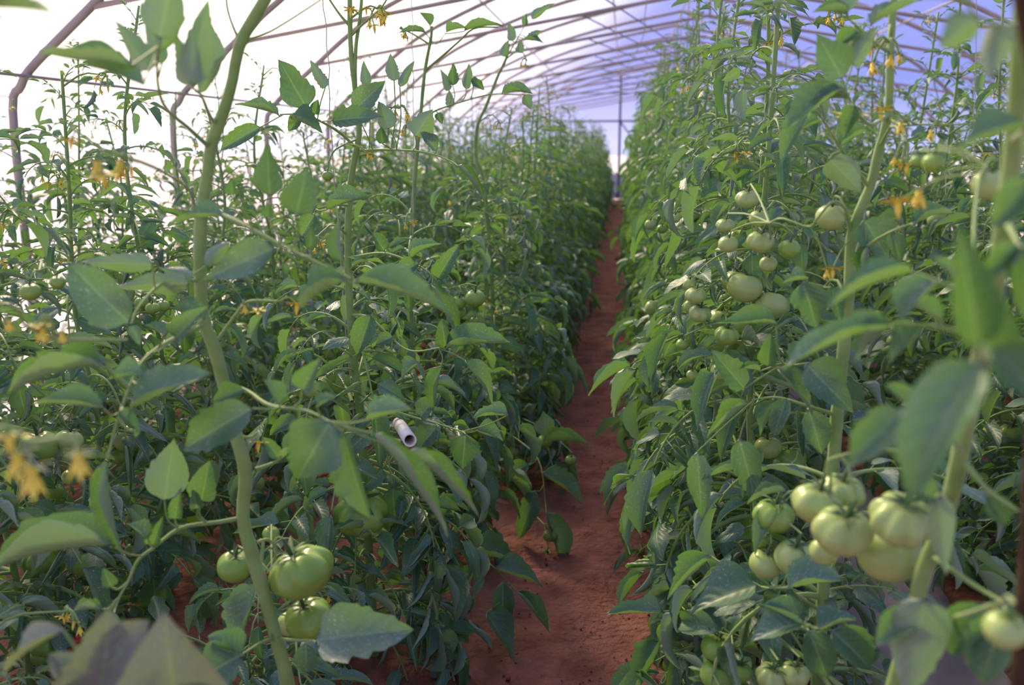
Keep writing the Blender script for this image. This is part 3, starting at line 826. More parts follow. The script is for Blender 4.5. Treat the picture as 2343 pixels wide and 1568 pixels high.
hero_leaf(HP, lh, [(584, 1075, Yh), (620, 1062, 1.3), (650, 1045, 1.3)], [(650, 1045, 720, 1010, 50, 1.3, 'u'), (640, 1050, 600, 1000, 36, 1.32, 'c')], 10)
hero_truss(HP, lh, [(590, 1240, Yh), (615, 1236, 1.29), (632, 1262, 1.3), (622, 1300, 1.31), (625, 1350, 1.32)], [
    (690, 1310, 136, 1.31, 3, 'green', 0.42, -1.25, 'large deeply ribbed green tomato'), (538, 1296, 76, 1.36, 1, 'green', 0.3, 0.6), (706, 1416, 104, 1.34, 0, 'green', 0.3, -0.9), (664, 1428, 56, 1.40, 2, 'pale', 0.3, 0.3), (620, 1222, 36, 1.42, 2, 'green', 0.3, 0.2)])
hero_truss(HP, lh, [(462, 500, Yh), (445, 470, 1.22), (427, 428, 1.16), (344, 379, 1.1), (241, 344, 1.04), (165, 293, 1.02)], [], [(163, 322, 1.02, 0.9), (222, 372, 1.03, 1.5), (236, 400, 1.02, 1.3), (275, 372, 1.06, 1.5), (300, 385, 1.06, 1.0)])
hero_truss(HP, lh, [(490, 790, Yh), (540, 720, 1.3), (570, 690, 1.3), (640, 690, 1.3)], [], [(680, 695, 1.3, 1.3), (560, 700, 1.3, 0.9), (590, 710, 1.3, 0.9)])
hero_truss(HP, lh, [(545, 1000, Yh), (575, 1000, 1.3), (590, 990, 1.3)], [], [(592, 1012, 1.3, 1.2)])

for (bx_, by_, bh_, sd_, lb_) in ((-0.70, 1.72, 0.47, 303, 'low bushy tomato plant behind the big ribbed fruit, left of the path'), (-0.95, 1.22, 0.55, 302, 'low bushy tomato plant in shade at the lower left, beside the bent thick stem')):
    build_near('tomato_plant', plant_spec(sd_, bh_, bushy=0.95, dense=1.25, n_truss=1, fruit_z=(0.2, 0.4)), (bx_, by_, 0.0), lb_, 'low tomato plants on the left')

# ---- plant just outside the frame on the left whose leaves and buds reach in
l0 = np.array([-0.66, 0.60, 0.0])
HQ = root('tomato_plant', l0, 'blurred tomato plant close to the camera, its broad leaves along the bottom left', 'tomato plant', 'tomato plants in the row left of the path')
mb = MB(); tube(mb, smooth_path([(0, 0, -0.03), (0.02, 0.02, 0.5), (0, 0.01, 1.0), (0.02, 0.0, 1.62)], 30), np.linspace(0.010, 0.006, 30), 10); link('stem', mb.mesh('stem', [STEM]), HQ)
def from_stem(z): return None
def q_leaf(seed, z, rach, blades):
    """leaf of the plant outside the frame: its rachis starts at the stem"""
    o = l0 + np.array([0.01, 0.0, z])
    mb = MB()
    path = smooth_path([o] + [at(*p) for p in rach], 16)
    tube(mb, path - l0, np.linspace(0.0034, 0.0015, 16), 7)
    link('leaf_stalk', mb.mesh('leaf_stalk', [STEM]), HQ)
    hero_leaf(HQ, l0, [rach[-1], (blades[0][0], blades[0][1], blades[0][5])], blades, seed, 0.0015, bmat=2 if seed < 23 else 0)
q_leaf(21, 0.72, [(40, 1640, 0.72), (225, 1560, 0.74)], [(232, 1590, 250, 1385, 235, 0.74, 'c', (0.1, 0.3, 0.4)), (222, 1560, 345, 1420, 120, 0.74, 'c', (0.1, 0.3, 0.3)), (150, 1440, 12, 1548, 46, 0.74, 'u'), (215, 1570, 110, 1500, 90, 0.74, 'c')])
q_leaf(22, 0.66, [(200, 1700, 0.70), (400, 1640, 0.71)], [(405, 1640, 374, 1396, 190, 0.72, 'c', (0.15, 0.4, 0.5)), (410, 1640, 490, 1560, 100, 0.72, 'c')])
q_leaf(23, 1.42, [(-60, 20, 0.66), (-30, 22, 0.66)], [(-30, 20, 122, 34, 56, 0.66, 's', (0.3, 0.5, 0.2)), (-30, 10, 60, -40, 50, 0.66, 'u')])
o = l0 + np.array([0, 0, 1.02])
mb = MB(); tube(mb, smooth_path([o - l0, at(-40, 980, 0.62) - l0, at(60, 1010, 0.62) - l0, at(150, 1000, 0.63) - l0], 14), 0.0018, 6); link('truss_stalk', mb.mesh('truss_stalk', [STEM]), HQ)
for (px, py, k, s) in ((38, 1040, 1, 1.4), (70, 1075, 1, 1.5), (178, 1040, 1, 1.3), (20, 1000, 0, 1.1)):
    e = at(px, py, 0.62)
    mb = MB(); tube(mb, smooth_path([at(max(0, px - 25), 1004, 0.62) - l0, e - l0 + np.array([0, 0, 0.012]), e - l0], 6), 0.0012, 5); link('flower_stalk', mb.mesh('flower_stalk', [STEM]), HQ)
    link('flower', FLOWER_ME[k], HQ, trans(e - l0) @ scl(s))
o = l0 + np.array([0, 0, 1.12])
mb = MB(); tube(mb, smooth_path([o - l0, at(-30, 690, 0.8) - l0, at(60, 745, 0.88) - l0, at(130, 775, 0.92) - l0, at(290, 778, 1.0) - l0], 20), 0.0018, 6); link('truss_stalk', mb.mesh('truss_stalk', [STEM]), HQ)
for (px, py, b, k, s) in ((84, 745, (100, 722), 0, 1.1), (96, 752, (108, 720), 1, 1.1), (142, 762, (150, 740), 1, 0.8), (20, 735, (10, 715), 1, 0.8)):
    e = at(px, py, 0.9)
    mb = MB(); tube(mb, smooth_path([at(px + 30, 772, 0.91) - l0, at(*b, 0.9) - l0, e - l0], 8), 0.0012, 5); link('flower_stalk', mb.mesh('flower_stalk', [STEM]), HQ)
    link('flower', FLOWER_ME[k], HQ, trans(e - l0) @ scl(s))

# ---- second plant of the left row, sharp, tall thin leader
def path_plant(pts, Y, seed, label, group, r0, **kw):
    P_ = np.array([at(x_, y_, Y) for x_, y_ in pts])
    P_ = P_[np.argsort(P_[:, 2])]
    loc = np.array([P_[0, 0], Y, 0.0])
    rel = [tuple(p - loc) for p in P_]
    if rel[0][2] > 0.05: rel = [(rel[0][0], 0, -0.02)] + rel
    S = plant_spec(seed, 1.5, path=rel, **kw)
    return build_near('tomato_plant', S, tuple(loc), label, group, r0), loc
GL = 'tomato plants in the row left of the path'
GR = 'tomato plants in the row right of the path'
Y2 = 2.08
low = lambda zmax, p=1.0: (lambda z, rg: z < zmax and rg.random() < p)
B2, b2 = path_plant([(800, -60), (802, 100), (812, 200), (822, 300), (808, 380), (800, 450), (796, 560), (800, 700), (812, 850), (825, 950), (836, 1150), (850, 1350), (858, 1540)], Y2, 41,
    'straight tall tomato plant left of the path beside a white twine, second from the front', GL, 0.0115, hold=low(0.98), toward=1, n_toward=10, n_truss=2, fruit_z=(0.3, 0.8), dense=1.2)
hero_stem(B2, b2, [(818, 270, Y2), (812, 180, Y2), (815, 100, Y2), (824, 40, Y2), (830, -40, Y2)], 0.005, 0.003, 16, 'side_shoot', False)
hero_stem(B2, b2, [(800, 60, Y2), (775, 30, Y2), (748, -10, Y2)], 0.003, 0.002, 10, 'side_shoot', False)
hero_leaf(B2, b2, [(812, 335, Y2), (775, 302, 2.04), (730, 276, 2.0), (690, 262, 1.98), (640, 262, 1.97)], [
    (703, 250, 637, 136, 66, 1.98, 'c', (0.15, 0.3, 0.1)), (745, 203, 709, 137, 32, 2.0, 'b'), (757, 276, 876, 268, 54, 1.95, 'c', (0.2, 0.4, 0.3)), (640, 264, 538, 240, 34, 1.96, 'u', (0.4, 0.8, 0.2)), (598, 290, 506, 344, 44, 1.95, 'c'), (664, 266, 737, 305, 44, 1.94, 'u', (0.3, 0.9, 0.2)), (720, 262, 728, 228, 30, 1.98, 'c'), (690, 262, 660, 300, 34, 1.96, 'c')], 41, 0.0035)
hero_leaf(B2, b2, [(826, 345, Y2), (880, 343, 2.05), (950, 346, 2.0), (1000, 356, 1.98), (1045, 376, 1.95)], [
    (808, 253, 880, 186, 54, 2.0, 'c', (0.2, 0.3, -0.2)), (890, 296, 866, 232, 50, 2.0, 'b'), (902, 186, 893, 122, 36, 2.02, 'b'), (914, 200, 948, 140, 24, 2.02, 'b'), (840, 196, 832, 138, 28, 2.06, 'b'), (950, 314, 990, 250, 56, 1.98, 'b', (0.15, 0.3, 0.2)), (1046, 376, 1110, 470, 40, 1.94, 'r', (0.6, 1.5, 0.5)), (1000, 345, 960, 300, 34, 1.99, 'c'), (875, 330, 872, 290, 30, 2.0, 'c')], 42, 0.0035)
hero_leaf(B2, b2, [(800, 470, Y2), (760, 470, 2.0), (720, 480, 1.95)], [(745, 480, 850, 448, 50, 1.92, 'u', (0.3, 0.8, 0.1)), (720, 482, 640, 470, 60, 1.94, 'u'), (720, 490, 690, 540, 50, 1.94, 'c')], 43)
hero_leaf(B2, b2, [(800, 590, Y2), (880, 580, 2.0), (960, 610, 1.95), (1000, 640, 1.92)], [(985, 648, 1054, 795, 54, 1.92, 'r', (0.5, 1.3, 0.2)), (960, 600, 900, 640, 50, 1.94, 'c'), (940, 590, 1010, 560, 44, 1.95, 'u'), (880, 575, 850, 530, 40, 2.0, 'c'), (1000, 640, 1050, 560, 50, 1.95, 'c')], 44)
hero_leaf(B2, b2, [(806, 720, Y2), (850, 730, 2.0), (930, 800, 1.93), (1015, 795, 1.88)], [(1015, 795, 1166, 785, 58, 1.86, 'u', (0.3, 1.0, 0.2)), (1010, 835, 992, 953, 50, 1.87, 'l', (0.4, 1.2, 0.2)), (1062, 822, 1124, 925, 46, 1.86, 'r', (0.4, 0.9, 0.5)), (848, 718, 816, 822, 66, 1.95, 'c', (0.4, 0.6, 0.2)), (960, 830, 920, 870, 44, 1.9, 'u'), (900, 770, 860, 790, 40, 1.95, 'c'), (1020, 800, 1010, 730, 46, 1.88, 'c')], 45)
hero_leaf(B2, b2, [(820, 900, Y2), (900, 940, 1.95), (1000, 970, 1.9), (1065, 990, 1.85)], [(1065, 992, 1058, 1075, 76, 1.84, 'c', (0.2, 0.4, 0.2)), (1165, 950, 1082, 958, 36, 1.86, 'u'), (1000, 975, 950, 1040, 60, 1.88, 'c'), (960, 955, 1010, 900, 50, 1.9, 'c'), (1090, 985, 1150, 1010, 46, 1.86, 'u')], 46)
hero_truss(B2, b2, [(815, 320, Y2), (790, 330, 2.05), (765, 345, 2.03), (752, 370, 2.03)], [(750, 402, 26, 2.03, 4, 'green', 0.0, 0)], [(842, 352, 2.02, 1.0), (850, 356, 2.02, 0.8)])
hero_truss(B2, b2, [(806, 80, Y2), (830, 55, 2.06), (870, 20, 2.05), (890, -10, 2.05)], [], [(803, 22, 2.05, 1.4), (868, 22, 2.05, 1.5), (856, 58, 2.05, 1.3), (876, 40, 2.05, 1.3), (838, 20, 2.05, 1.0)])
hero_truss(B2, b2, [(826, 900, Y2), (790, 890, 2.0), (760, 880, 1.98)], [(725, 886, 66, 1.95, 3, 'green', 0.3, 0.4), (700, 880, 44, 2.0, 1, 'green', 0.3, 0.4)])
hero_truss(B2, b2, [(838, 1110, Y2), (830, 1105, 2.0), (820, 1112, 1.95)], [(826, 1172, 118, 1.92, 3, 'green', 0.5, 0.2, 'big yellowish green tomato half behind a leaf'), (808, 1390, 46, 1.9, 3, 'pale', 0.4, 0.2)])
twine([at(735, -120, 2.05), at(740, 0, 2.05), at(752, 150, 2.04), at(756, 280, 2.04), at(780, 600, 2.08), at(855, 1530, 2.1)], 'thin white twine hanging left of the second stem from the front')
B3, b3 = path_plant([(988, 60), (986, 88), (972, 165), (962, 268), (950, 400), (940, 600), (945, 800), (955, 1000), (965, 1260)], 2.75, 43, 'tomato plant third from the front left of the path, forked near its top', GL, 0.0085, hold=low(1.05), toward=1, n_toward=18, n_truss=3, fruit_z=(0.2, 0.8), dense=1.2)
hero_stem(B3, b3, [(975, 160, 2.75), (1010, 130, 2.75), (1050, 95, 2.74), (1085, 65, 2.73), (1140, 62, 2.72)], 0.0035, 0.0018, 16, 'side_shoot', False)
hero_leaf(B3, b3, [(962, 275, 2.75), (1000, 252, 2.7), (1050, 235, 2.68), (1110, 218, 2.66), (1148, 214, 2.65)], [(1146, 214, 1218, 216, 30, 2.64, 'u'), (1028, 209, 1006, 156, 24, 2.68, 'b'), (1036, 197, 1036, 145, 28, 2.68, 'c'), (1066, 205, 1073, 145, 26, 2.68, 'b'), (1078, 181, 1108, 206, 24, 2.68, 'c'), (1030, 245, 1028, 205, 26, 2.7, 'b'), (1000, 258, 1012, 285, 22, 2.7, 'c'), (1200, 216, 1215, 250, 40, 2.66, 'b')], 47, 0.003)
hero_leaf(B3, b3, [(985, 92, 2.75), (1000, 100, 2.72), (1020, 75, 2.7)], [(1020, 75, 1070, 66, 22, 2.7, 's'), (1060, 72, 1150, 62, 24, 2.7, 's'), (975, 75, 910, 78, 18, 2.72, 'u'), (985, 60, 960, 30, 20, 2.72, 'u')], 48, 0.002)
hero_truss(B3, b3, [(950, 700, 2.75), (1000, 670, 2.7), (1050, 655, 2.66)], [(1087, 683, 46, 2.62, 1, 'green', 0.3, 0.2), (1050, 692, 36, 2.64, 4, 'green', 0.3, 0.5), (1050, 714, 34, 2.66, 2, 'green', 0.3, 0.8), (1085, 735, 20, 2.66, 2, 'green', 0.3, 0.8)], [(1114, 692, 2.62, 1.0), (1136, 706, 2.62, 1.0)])
twine([at(942, -60, 2.7), at(944, 120, 2.7), at(946, 250, 2.72), at(945, 700, 2.74), at(962, 1255, 2.76)], 'thin white twine beside the forked third stem from the front')
B4, b4 = path_plant([(1165, 100), (1158, 134), (1137, 179), (1113, 241), (1092, 290), (1089, 361), (1106, 413), (1120, 560), (1128, 700), (1135, 850), (1140, 1080)], 3.5, 44, 'tomato plant fourth from the front left of the path, top leaning towards the path', GL, 0.0095, hold=low(1.12), toward=1, n_toward=16, n_truss=3, fruit_z=(0.2, 0.8), dense=1.25)
hero_leaf(B4, b4, [(1160, 130, 3.5), (1180, 95, 3.45), (1200, 60, 3.42), (1215, 42, 3.4)], [(1215, 44, 1268, 8, 22, 3.4, 'b'), (1172, 95, 1163, 48, 24, 3.44, 'b'), (1200, 60, 1204, 30, 16, 3.42, 'c'), (1150, 130, 1165, 90, 24, 3.46, 'b'), (1188, 122, 1193, 90, 24, 3.44, 'b'), (1210, 90, 1240, 70, 22, 3.43, 'b'), (1200, 92, 1244, 100, 20, 3.43, 'u')], 49, 0.0022)
B5, b5 = path_plant([(1118, 560), (1125, 640), (1140, 720), (1155, 830), (1160, 1010)], 4.0, 45, 'tomato plant fifth from the front left of the path', GL, 0.0095, hold=None, toward=1, n_toward=9, n_truss=3, fruit_z=(0.2, 0.8), dense=1.25)

for R_, l_, px, py, dia, Y in ((B3, b3, 966, 849, 22, 2.8), (B2, b2, 741, 1079, 34, 2.2), (B3, b3, 962, 1452, 34, 2.5), (B2, b2, 872, 1540, 40, 2.15), (B2, b2, 607, 1320, 26, 2.0)):
    hero_truss(R_, l_, [(px + 14, py - 60, Y), (px + 6, py - 40, Y)], [(px, py, dia, Y, 2, 'red', 0.3, 0.2)])

# ---- right row: near blurred plant, the plant behind it
Yr = 0.98
lr = np.array([at(2040, 1600, Yr)[0], Yr, 0.0])
HR = root('tomato_plant', lr, 'blurred tomato plant close to the camera on the right, cluster of pale green fruit', 'tomato plant', GR)
hero_stem(HR, lr, [(2030, 1640, Yr), (2055, 1540, Yr), (2085, 1430, Yr), (2110, 1320, Yr), (2150, 1220, Yr), (2180, 1120, 0.95), (2210, 980, 0.9), (2245, 820, 0.85), (2280, 640, 0.82), (2310, 420, 0.8), (2330, 200, 0.78), (2345, -40, 0.76)], 0.0095, 0.007)
hero_leaf(HR, lr, [(2265, 780, 0.84), (2262, 805, 0.7), (2250, 830, 0.6)], [(2250, 820, 2078, 1170, 140, 0.58, 'l', (0.2, 0.5, 0.4)), (2240, 800, 2190, 520, 110, 0.56, 'c', (0.3, 0.8, 0.3)), (2262, 800, 2380, 900, 120, 0.58, 'c'), (2250, 830, 2250, 640, 90, 0.6, 'r')], 61)
hero_leaf(HR, lr, [(2170, 1150, 0.96), (2150, 1135, 0.9), (2145, 1130, 0.86)], [(2148, 1130, 2166, 1320, 56, 0.84, 'b', (0.3, 0.4, 0.1)), (2140, 1140, 2060, 1110, 60, 0.84, 'c')], 62)
hero_leaf(HR, lr, [(2085, 1430, Yr), (2100, 1390, 0.9), (2115, 1370, 0.86)], [(2115, 1365, 2075, 1600, 120, 0.82, 'b', (0.2, 0.4, 0.2)), (2100, 1400, 2000, 1480, 70, 0.84, 'c')], 63)
hero_leaf(HR, lr, [(2200, 1030, 0.9), (2140, 960, 0.82), (2065, 940, 0.76)], [(2065, 935, 1935, 1072, 92, 0.74, 'c', (0.15, 0.4, 0.3)), (2080, 940, 2020, 880, 60, 0.76, 'u'), (2100, 950, 2140, 880, 70, 0.76, 'c')], 64)
hero_leaf(HR, lr, [(2270, 700, 0.84), (2180, 660, 0.82), (2095, 625, 0.84)], [(2095, 622, 1898, 708, 54, 0.86, 's', (0.3, 0.7, 0.5)), (2140, 640, 2060, 740, 70, 0.82, 'u'), (2200, 670, 2130, 590, 60, 0.82, 'u')], 65)
hero_leaf(HR, lr, [(2255, 780, 0.86), (2150, 750, 0.86), (2045, 740, 0.86)], [(2045, 738, 1795, 848, 64, 0.88, 'u', (0.3, 0.8, 0.4)), (2040, 745, 1960, 830, 56, 0.87, 's'), (2110, 745, 2040, 830, 50, 0.86, 'u'), (2150, 745, 2080, 690, 56, 0.86, 'u')], 66)
hero_leaf(HR, lr, [(2320, 320, 0.79), (2340, 300, 0.74)], [(2350, 285, 2178, 356, 78, 0.72, 'u', (0.2, 0.5, 0.4)), (2360, 420, 2268, 520, 90, 0.72, 'c')], 67)
hero_leaf(HR, lr, [(2340, 60, 0.76), (2290, 60, 0.72), (2240, 40, 0.7)], [(2240, 40, 2150, 110, 80, 0.7, 'b', (0.2, 0.4, 0.2)), (2290, 50, 2260, 190, 70, 0.7, 'b'), (2220, 10, 2100, 0, 50, 0.7, 's'), (2330, 90, 2260, 120, 60, 0.72, 'b')], 68)
hero_leaf(HR, lr, [(2300, 500, 0.8), (2330, 560, 0.74)], [(2330, 560, 2240, 650, 60, 0.72, 'c'), (2345, 560, 2350, 740, 90, 0.72, 'c')], 69)
hero_leaf(HR, lr, [(2200, 1050, 0.92), (2260, 1120, 0.9), (2330, 1170, 0.88)], [(2330, 1170, 2400, 1200, 60, 0.88, 'u'), (2260, 1130, 2300, 1200, 60, 0.9, 'c')], 70)
hero_leaf(HR, lr, [(2130, 1270, Yr), (2230, 1340, 0.9), (2300, 1380, 0.85)], [(2250, 1380, 2180, 1500, 90, 0.84, 'c'), (2300, 1390, 2250, 1560, 110, 0.82, 'c'), (2300, 1370, 2380, 1460, 90, 0.82, 'c')], 71)
hero_truss(HR, lr, [(2165, 1180, Yr), (2110, 1060, 0.98), (2030, 1030, 0.99), (1960, 1035, 1.0), (1900, 1050, 1.02)], [
    (1928, 1216, 122, 1.0, 0, 'pale', 0.35, 0.3), (1868, 1152, 104, 1.06, 0, 'pale', 0.2, 1.0), (1925, 1128, 96, 1.09, 3, 'pale', 0.2, 0.2), (2062, 1190, 128, 0.96, 3, 'pale', 0.4, 0.2), (2036, 1264, 136, 1.03, 1, 'pale', 0.3, 0.2), (2110, 1195, 76, 1.03, 2, 'pale', 0.3, 0.2), (1886, 1262, 62, 1.1, 2, 'pale', 0.2, 0.5)])
hero_truss(HR, lr, [(2080, 1440, Yr), (2160, 1420, 0.86), (2290, 1380, 0.72)], [(2300, 1440, 84, 0.66, 4, 'pale', 0.2, 0.1)])
hero_truss(HR, lr, [(2265, 720, 0.85), (2230, 560, 0.92), (2240, 420, 0.98), (2255, 380, 1.0)], [(2264, 424, 68, 1.0, 2, 'pale', 0.2, 0.4), (2136, 372, 46, 1.05, 4, 'green', 0.1, 0.4), (2100, 368, 30, 1.08, 4, 'green', 0.1, 0.4)], [(2055, 460, 1.06, 1.5), (2104, 436, 1.06, 1.4)])
twine([at(2352, -80, 0.84), at(2330, 400, 0.88), at(2220, 1000, 0.95), at(2140, 1280, 0.99), at(2040, 1620, 1.0)], 'pale twine wound down the blurred stem close to the camera on the right')

C1, c1 = path_plant([(2050, -60), (2040, 60), (2036, 180), (2032, 260), (2012, 340), (1990, 430), (1960, 500), (1946, 560), (1944, 660), (1930, 800), (1915, 950), (1900, 1150), (1880, 1400), (1870, 1560)], 1.5, 51, 'tomato plant right of the path with an S-bent thick stem and one round fruit', GR, 0.0115, hold=low(0.72, 0.8), toward=-1, n_toward=7, n_truss=0, dense=1.0)
hero_leaf(C1, c1, [(2030, 265, 1.5), (1990, 285, 1.42), (1950, 240, 1.36), (1930, 190, 1.32)], [(1928, 182, 1868, 76, 74, 1.3, 'c', (0.15, 0.3, 0.2)), (1930, 200, 1802, 300, 70, 1.3, 'u', (0.2, 0.6, 0.4)), (1940, 225, 1855, 235, 56, 1.3, 'u'), (1950, 150, 2010, 60, 60, 1.34, 'b'), (1955, 240, 1930, 320, 50, 1.34, 'c')], 72)
hero_leaf(C1, c1, [(2038, 120, 1.5), (1990, 90, 1.42), (1940, 40, 1.36)], [(1940, 36, 1860, 30, 60, 1.34, 'u'), (1990, 60, 2110, 0, 70, 1.3, 's', (0.2, 0.4, 0.2)), (1960, 70, 1910, 110, 50, 1.36, 'c'), (1940, 30, 1900, -50, 60, 1.34, 'b')], 73)
hero_leaf(C1, c1, [(1990, 430, 1.5), (1930, 350, 1.46), (1880, 270, 1.44), (1856, 245, 1.42)], [(1856, 242, 1785, 382, 52, 1.42, 'l', (0.3, 0.6, 0.3)), (1895, 362, 1970, 442, 66, 1.44, 'b', (0.15, 0.3, 0.3)), (1880, 280, 1830, 300, 44, 1.43, 'u'), (1920, 335, 1990, 300, 46, 1.46, 'u')], 74)
hero_leaf(C1, c1, [(1945, 600, 1.5), (1990, 560, 1.44), (2040, 530, 1.4), (2090, 510, 1.38)], [(1975, 500, 2030, 590, 80, 1.46, 'c', (0.2, 0.4, 0.3)), (2090, 510, 2180, 490, 50, 1.36, 'u'), (2040, 530, 2060, 600, 44, 1.4, 'c'), (1985, 560, 1975, 640, 44, 1.44, 'l', (0.5, 1.2, 0.3))], 75)
hero_leaf(C1, c1, [(1940, 700, 1.5), (1890, 660, 1.48), (1836, 645, 1.46)], [(1836, 645, 1868, 748, 88, 1.44, 'c', (0.35, 0.5, 0.2)), (1900, 655, 1925, 740, 44, 1.46, 'c'), (1850, 640, 1790, 650, 40, 1.46, 'u')], 76)
hero_leaf(C1, c1, [(1928, 830, 1.5), (1870, 830, 1.5), (1790, 830, 1.52), (1775, 745, 1.54)], [(1782, 742, 1640, 742, 48, 1.54, 'u', (0.3, 0.8, 0.2)), (1776, 840, 1856, 948, 50, 1.48, 'r', (0.3, 0.8, 0.3)), (1840, 830, 1950, 945, 92, 1.45, 'c', (0.2, 0.4, 0.3)), (1705, 892, 1624, 798, 60, 1.56, 'c', (0.2, 0.3, 0.2)), (1755, 840, 1765, 760, 46, 1.53, 'c'), (1810, 830, 1870, 790, 50, 1.5, 'u'), (1740, 850, 1690, 845, 34, 1.55, 's')], 77)
hero_leaf(C1, c1, [(1915, 950, 1.5), (1850, 930, 1.5), (1780, 910, 1.52), (1720, 915, 1.54)], [(1718, 918, 1620, 1002, 44, 1.54, 'u', (0.5, 1.4, 0.2)), (1780, 915, 1740, 1000, 50, 1.52, 'l', (0.4, 1.2, 0.2)), (1850, 935, 1880, 1040, 70, 1.48, 'c', (0.3, 0.7, 0.2)), (1800, 910, 1770, 1000, 50, 1.5, 'c'), (1690, 1000, 1732, 1160, 66, 1.55, 'c', (0.2, 0.5, 0.2)), (1595, 1030, 1606, 1192, 58, 1.6, 'c', (0.2, 0.5, 0.2))], 78)
hero_truss(C1, c1, [(1950, 545, 1.5), (1935, 480, 1.48), (1905, 462, 1.46), (1870, 500, 1.46), (1850, 520, 1.47), (1790, 500, 1.5), (1760, 510, 1.55)], [(1901, 497, 66, 1.5, 4, 'pale', 0.1, 0.4, 'round pale green tomato against the bent stem'), (1740, 553, 58, 1.62, 0, 'pale', 0.3, 0.4), (1666, 559, 44, 1.66, 1, 'pale', 0.2, 0.4), (1806, 570, 48, 1.62, 1, 'green', 0.2, 0.4), (1758, 604, 38, 1.64, 2, 'pale', 0.2, 0.3), (1736, 500, 42, 1.66, 1, 'pale', 0.2, 0.3), (1710, 456, 50, 1.74, 0, 'pale', 0.2, 0.2), (1660, 516, 40, 1.74, 0, 'pale', 0.2, 0.2)], [(1905, 615, 1.46, 1.3), (1893, 618, 1.46, 1.0)])
hero_truss(C1, c1, [(2030, 270, 1.5), (2060, 285, 1.46), (2120, 285, 1.42), (2230, 285, 1.38)], [], [(2016, 250, 1.42, 1.3), (2062, 282, 1.42, 1.2), (1943, 262, 1.36, 1.8), (2130, 300, 1.4, 1.0)])
hero_truss(C1, c1, [(1890, 1230, 1.5), (1850, 1140, 1.46), (1800, 1130, 1.42), (1760, 1200, 1.4)], [(1770, 1180, 86, 1.4, 0, 'green', 0.2, 0.4), (1752, 1290, 72, 1.38, 4, 'pale', 0.2, 0.4), (1818, 1276, 88, 1.36, 4, 'pale', 0.25, 0.2), (1740, 1237, 34, 1.4, 2, 'green', 0.3, 0.4)])
hero_leaf(C1, c1, [(1880, 1400, 1.5), (1800, 1350, 1.45), (1735, 1342, 1.42)], [(1735, 1340, 1584, 1408, 96, 1.42, 'u', (0.2, 0.4, 0.4)), (1800, 1345, 1930, 1330, 56, 1.3, 's', (0.3, 0.7, 0.4)), (1630, 1270, 1530, 1372, 54, 1.5, 'u', (0.4, 1.2, 0.2)), (1760, 1345, 1700, 1290, 60, 1.46, 'u')], 79)
hero_leaf(C1, c1, [(1872, 1500, 1.5), (1860, 1440, 1.36), (1838, 1425, 1.3)], [(1836, 1425, 1718, 1472, 80, 1.26, 'u', (0.2, 0.5, 0.4)), (1830, 1430, 1740, 1385, 64, 1.28, 'u'), (1870, 1440, 1960, 1420, 70, 1.24, 'u'), (1850, 1440, 1890, 1550, 90, 1.24, 'c'), (1900, 1440, 1990, 1530, 90, 1.22, 'c')], 80)
hero_truss(C1, c1, [(1870, 1540, 1.5), (1780, 1420, 1.5), (1690, 1480, 1.48), (1660, 1500, 1.48)], [(1643, 1483, 72, 1.48, 1, 'green', 0.2, 0.4), (1640, 1546, 72, 1.46, 4, 'green', 0.2, 0.4), (1692, 1538, 50, 1.46, 2, 'green', 0.2, 0.4), (1766, 1550, 66, 1.36, 3, 'pale', 0.3, 0.4), (1818, 1544, 62, 1.36, 0, 'pale', 0.2, 0.4)])
twine([at(2048, -90, 1.52), at(2042, 120, 1.52), at(1998, 400, 1.53), at(1956, 600, 1.52), at(1930, 800, 1.52), at(1872, 1560, 1.52)], 'brownish twine running beside the S-bent stem right of the path')

# dark stake close to the camera, at the right edge
sk = np.array([at(2352, -60, 0.6), at(2398, 700, 0.66), at(2420, 1400, 0.72)])
sk[-1, 2] = 0.3
mb = MB(); tube(mb, smooth_path([sk[0] + (sk[0] - sk[1]) * 0.5, sk[0], sk[1], sk[2], [sk[2, 0] + 0.02, sk[2, 1] + 0.05, -0.05]], 24), 0.0095, 10)
thing(link('wooden_stake', mb.mesh('wooden_stake', [plain('dark_wood', (0.045, 0.026, 0.014), 0.8, 0.2, (0.07, 0.04, 0.02), 40)])), 'dark brown wooden stake leaning at the right edge, close to the camera', 'stake')

# strip of old mulch film between the right rows
mb = MB()
xs = np.linspace(0.46, 0.92, 10); ys = np.linspace(0.4, 9.0, 120)
Xg, Yg = np.meshgrid(xs, ys); rs = np.random.RandomState(8)
Zg = 0.022 + 0.012 * np.sin(Xg * 31 + Yg * 9) * np.sin(Yg * 14) + rs.normal(0, 0.003, Xg.shape) + 0.05 * np.exp(-((Xg - 0.42) / 0.16) ** 2)
i_ = np.arange(119)[:, None]; j_ = np.arange(9)[None]
mb.add(np.stack([Xg, Yg, Zg], -1).reshape(-1, 3), np.stack([i_ * 10 + j_, i_ * 10 + j_ + 1, (i_ + 1) * 10 + j_ + 1, (i_ + 1) * 10 + j_], -1).reshape(-1, 4))
thing(link('mulch_film', mb.mesh('mulch_film', [plain('mulch_plastic', (0.16, 0.14, 0.17), 0.45, 0.5, (0.26, 0.22, 0.24), 6)])), 'strip of dusty grey-purple mulch film on the soil between the right rows', 'mulch film')

twine([at(2236, -60, 3.0), at(2232, 150, 3.0), at(2228, 330, 3.0), at(2220, 900, 3.0)], 'thin pale twine in the second row on the right, against the blue film')
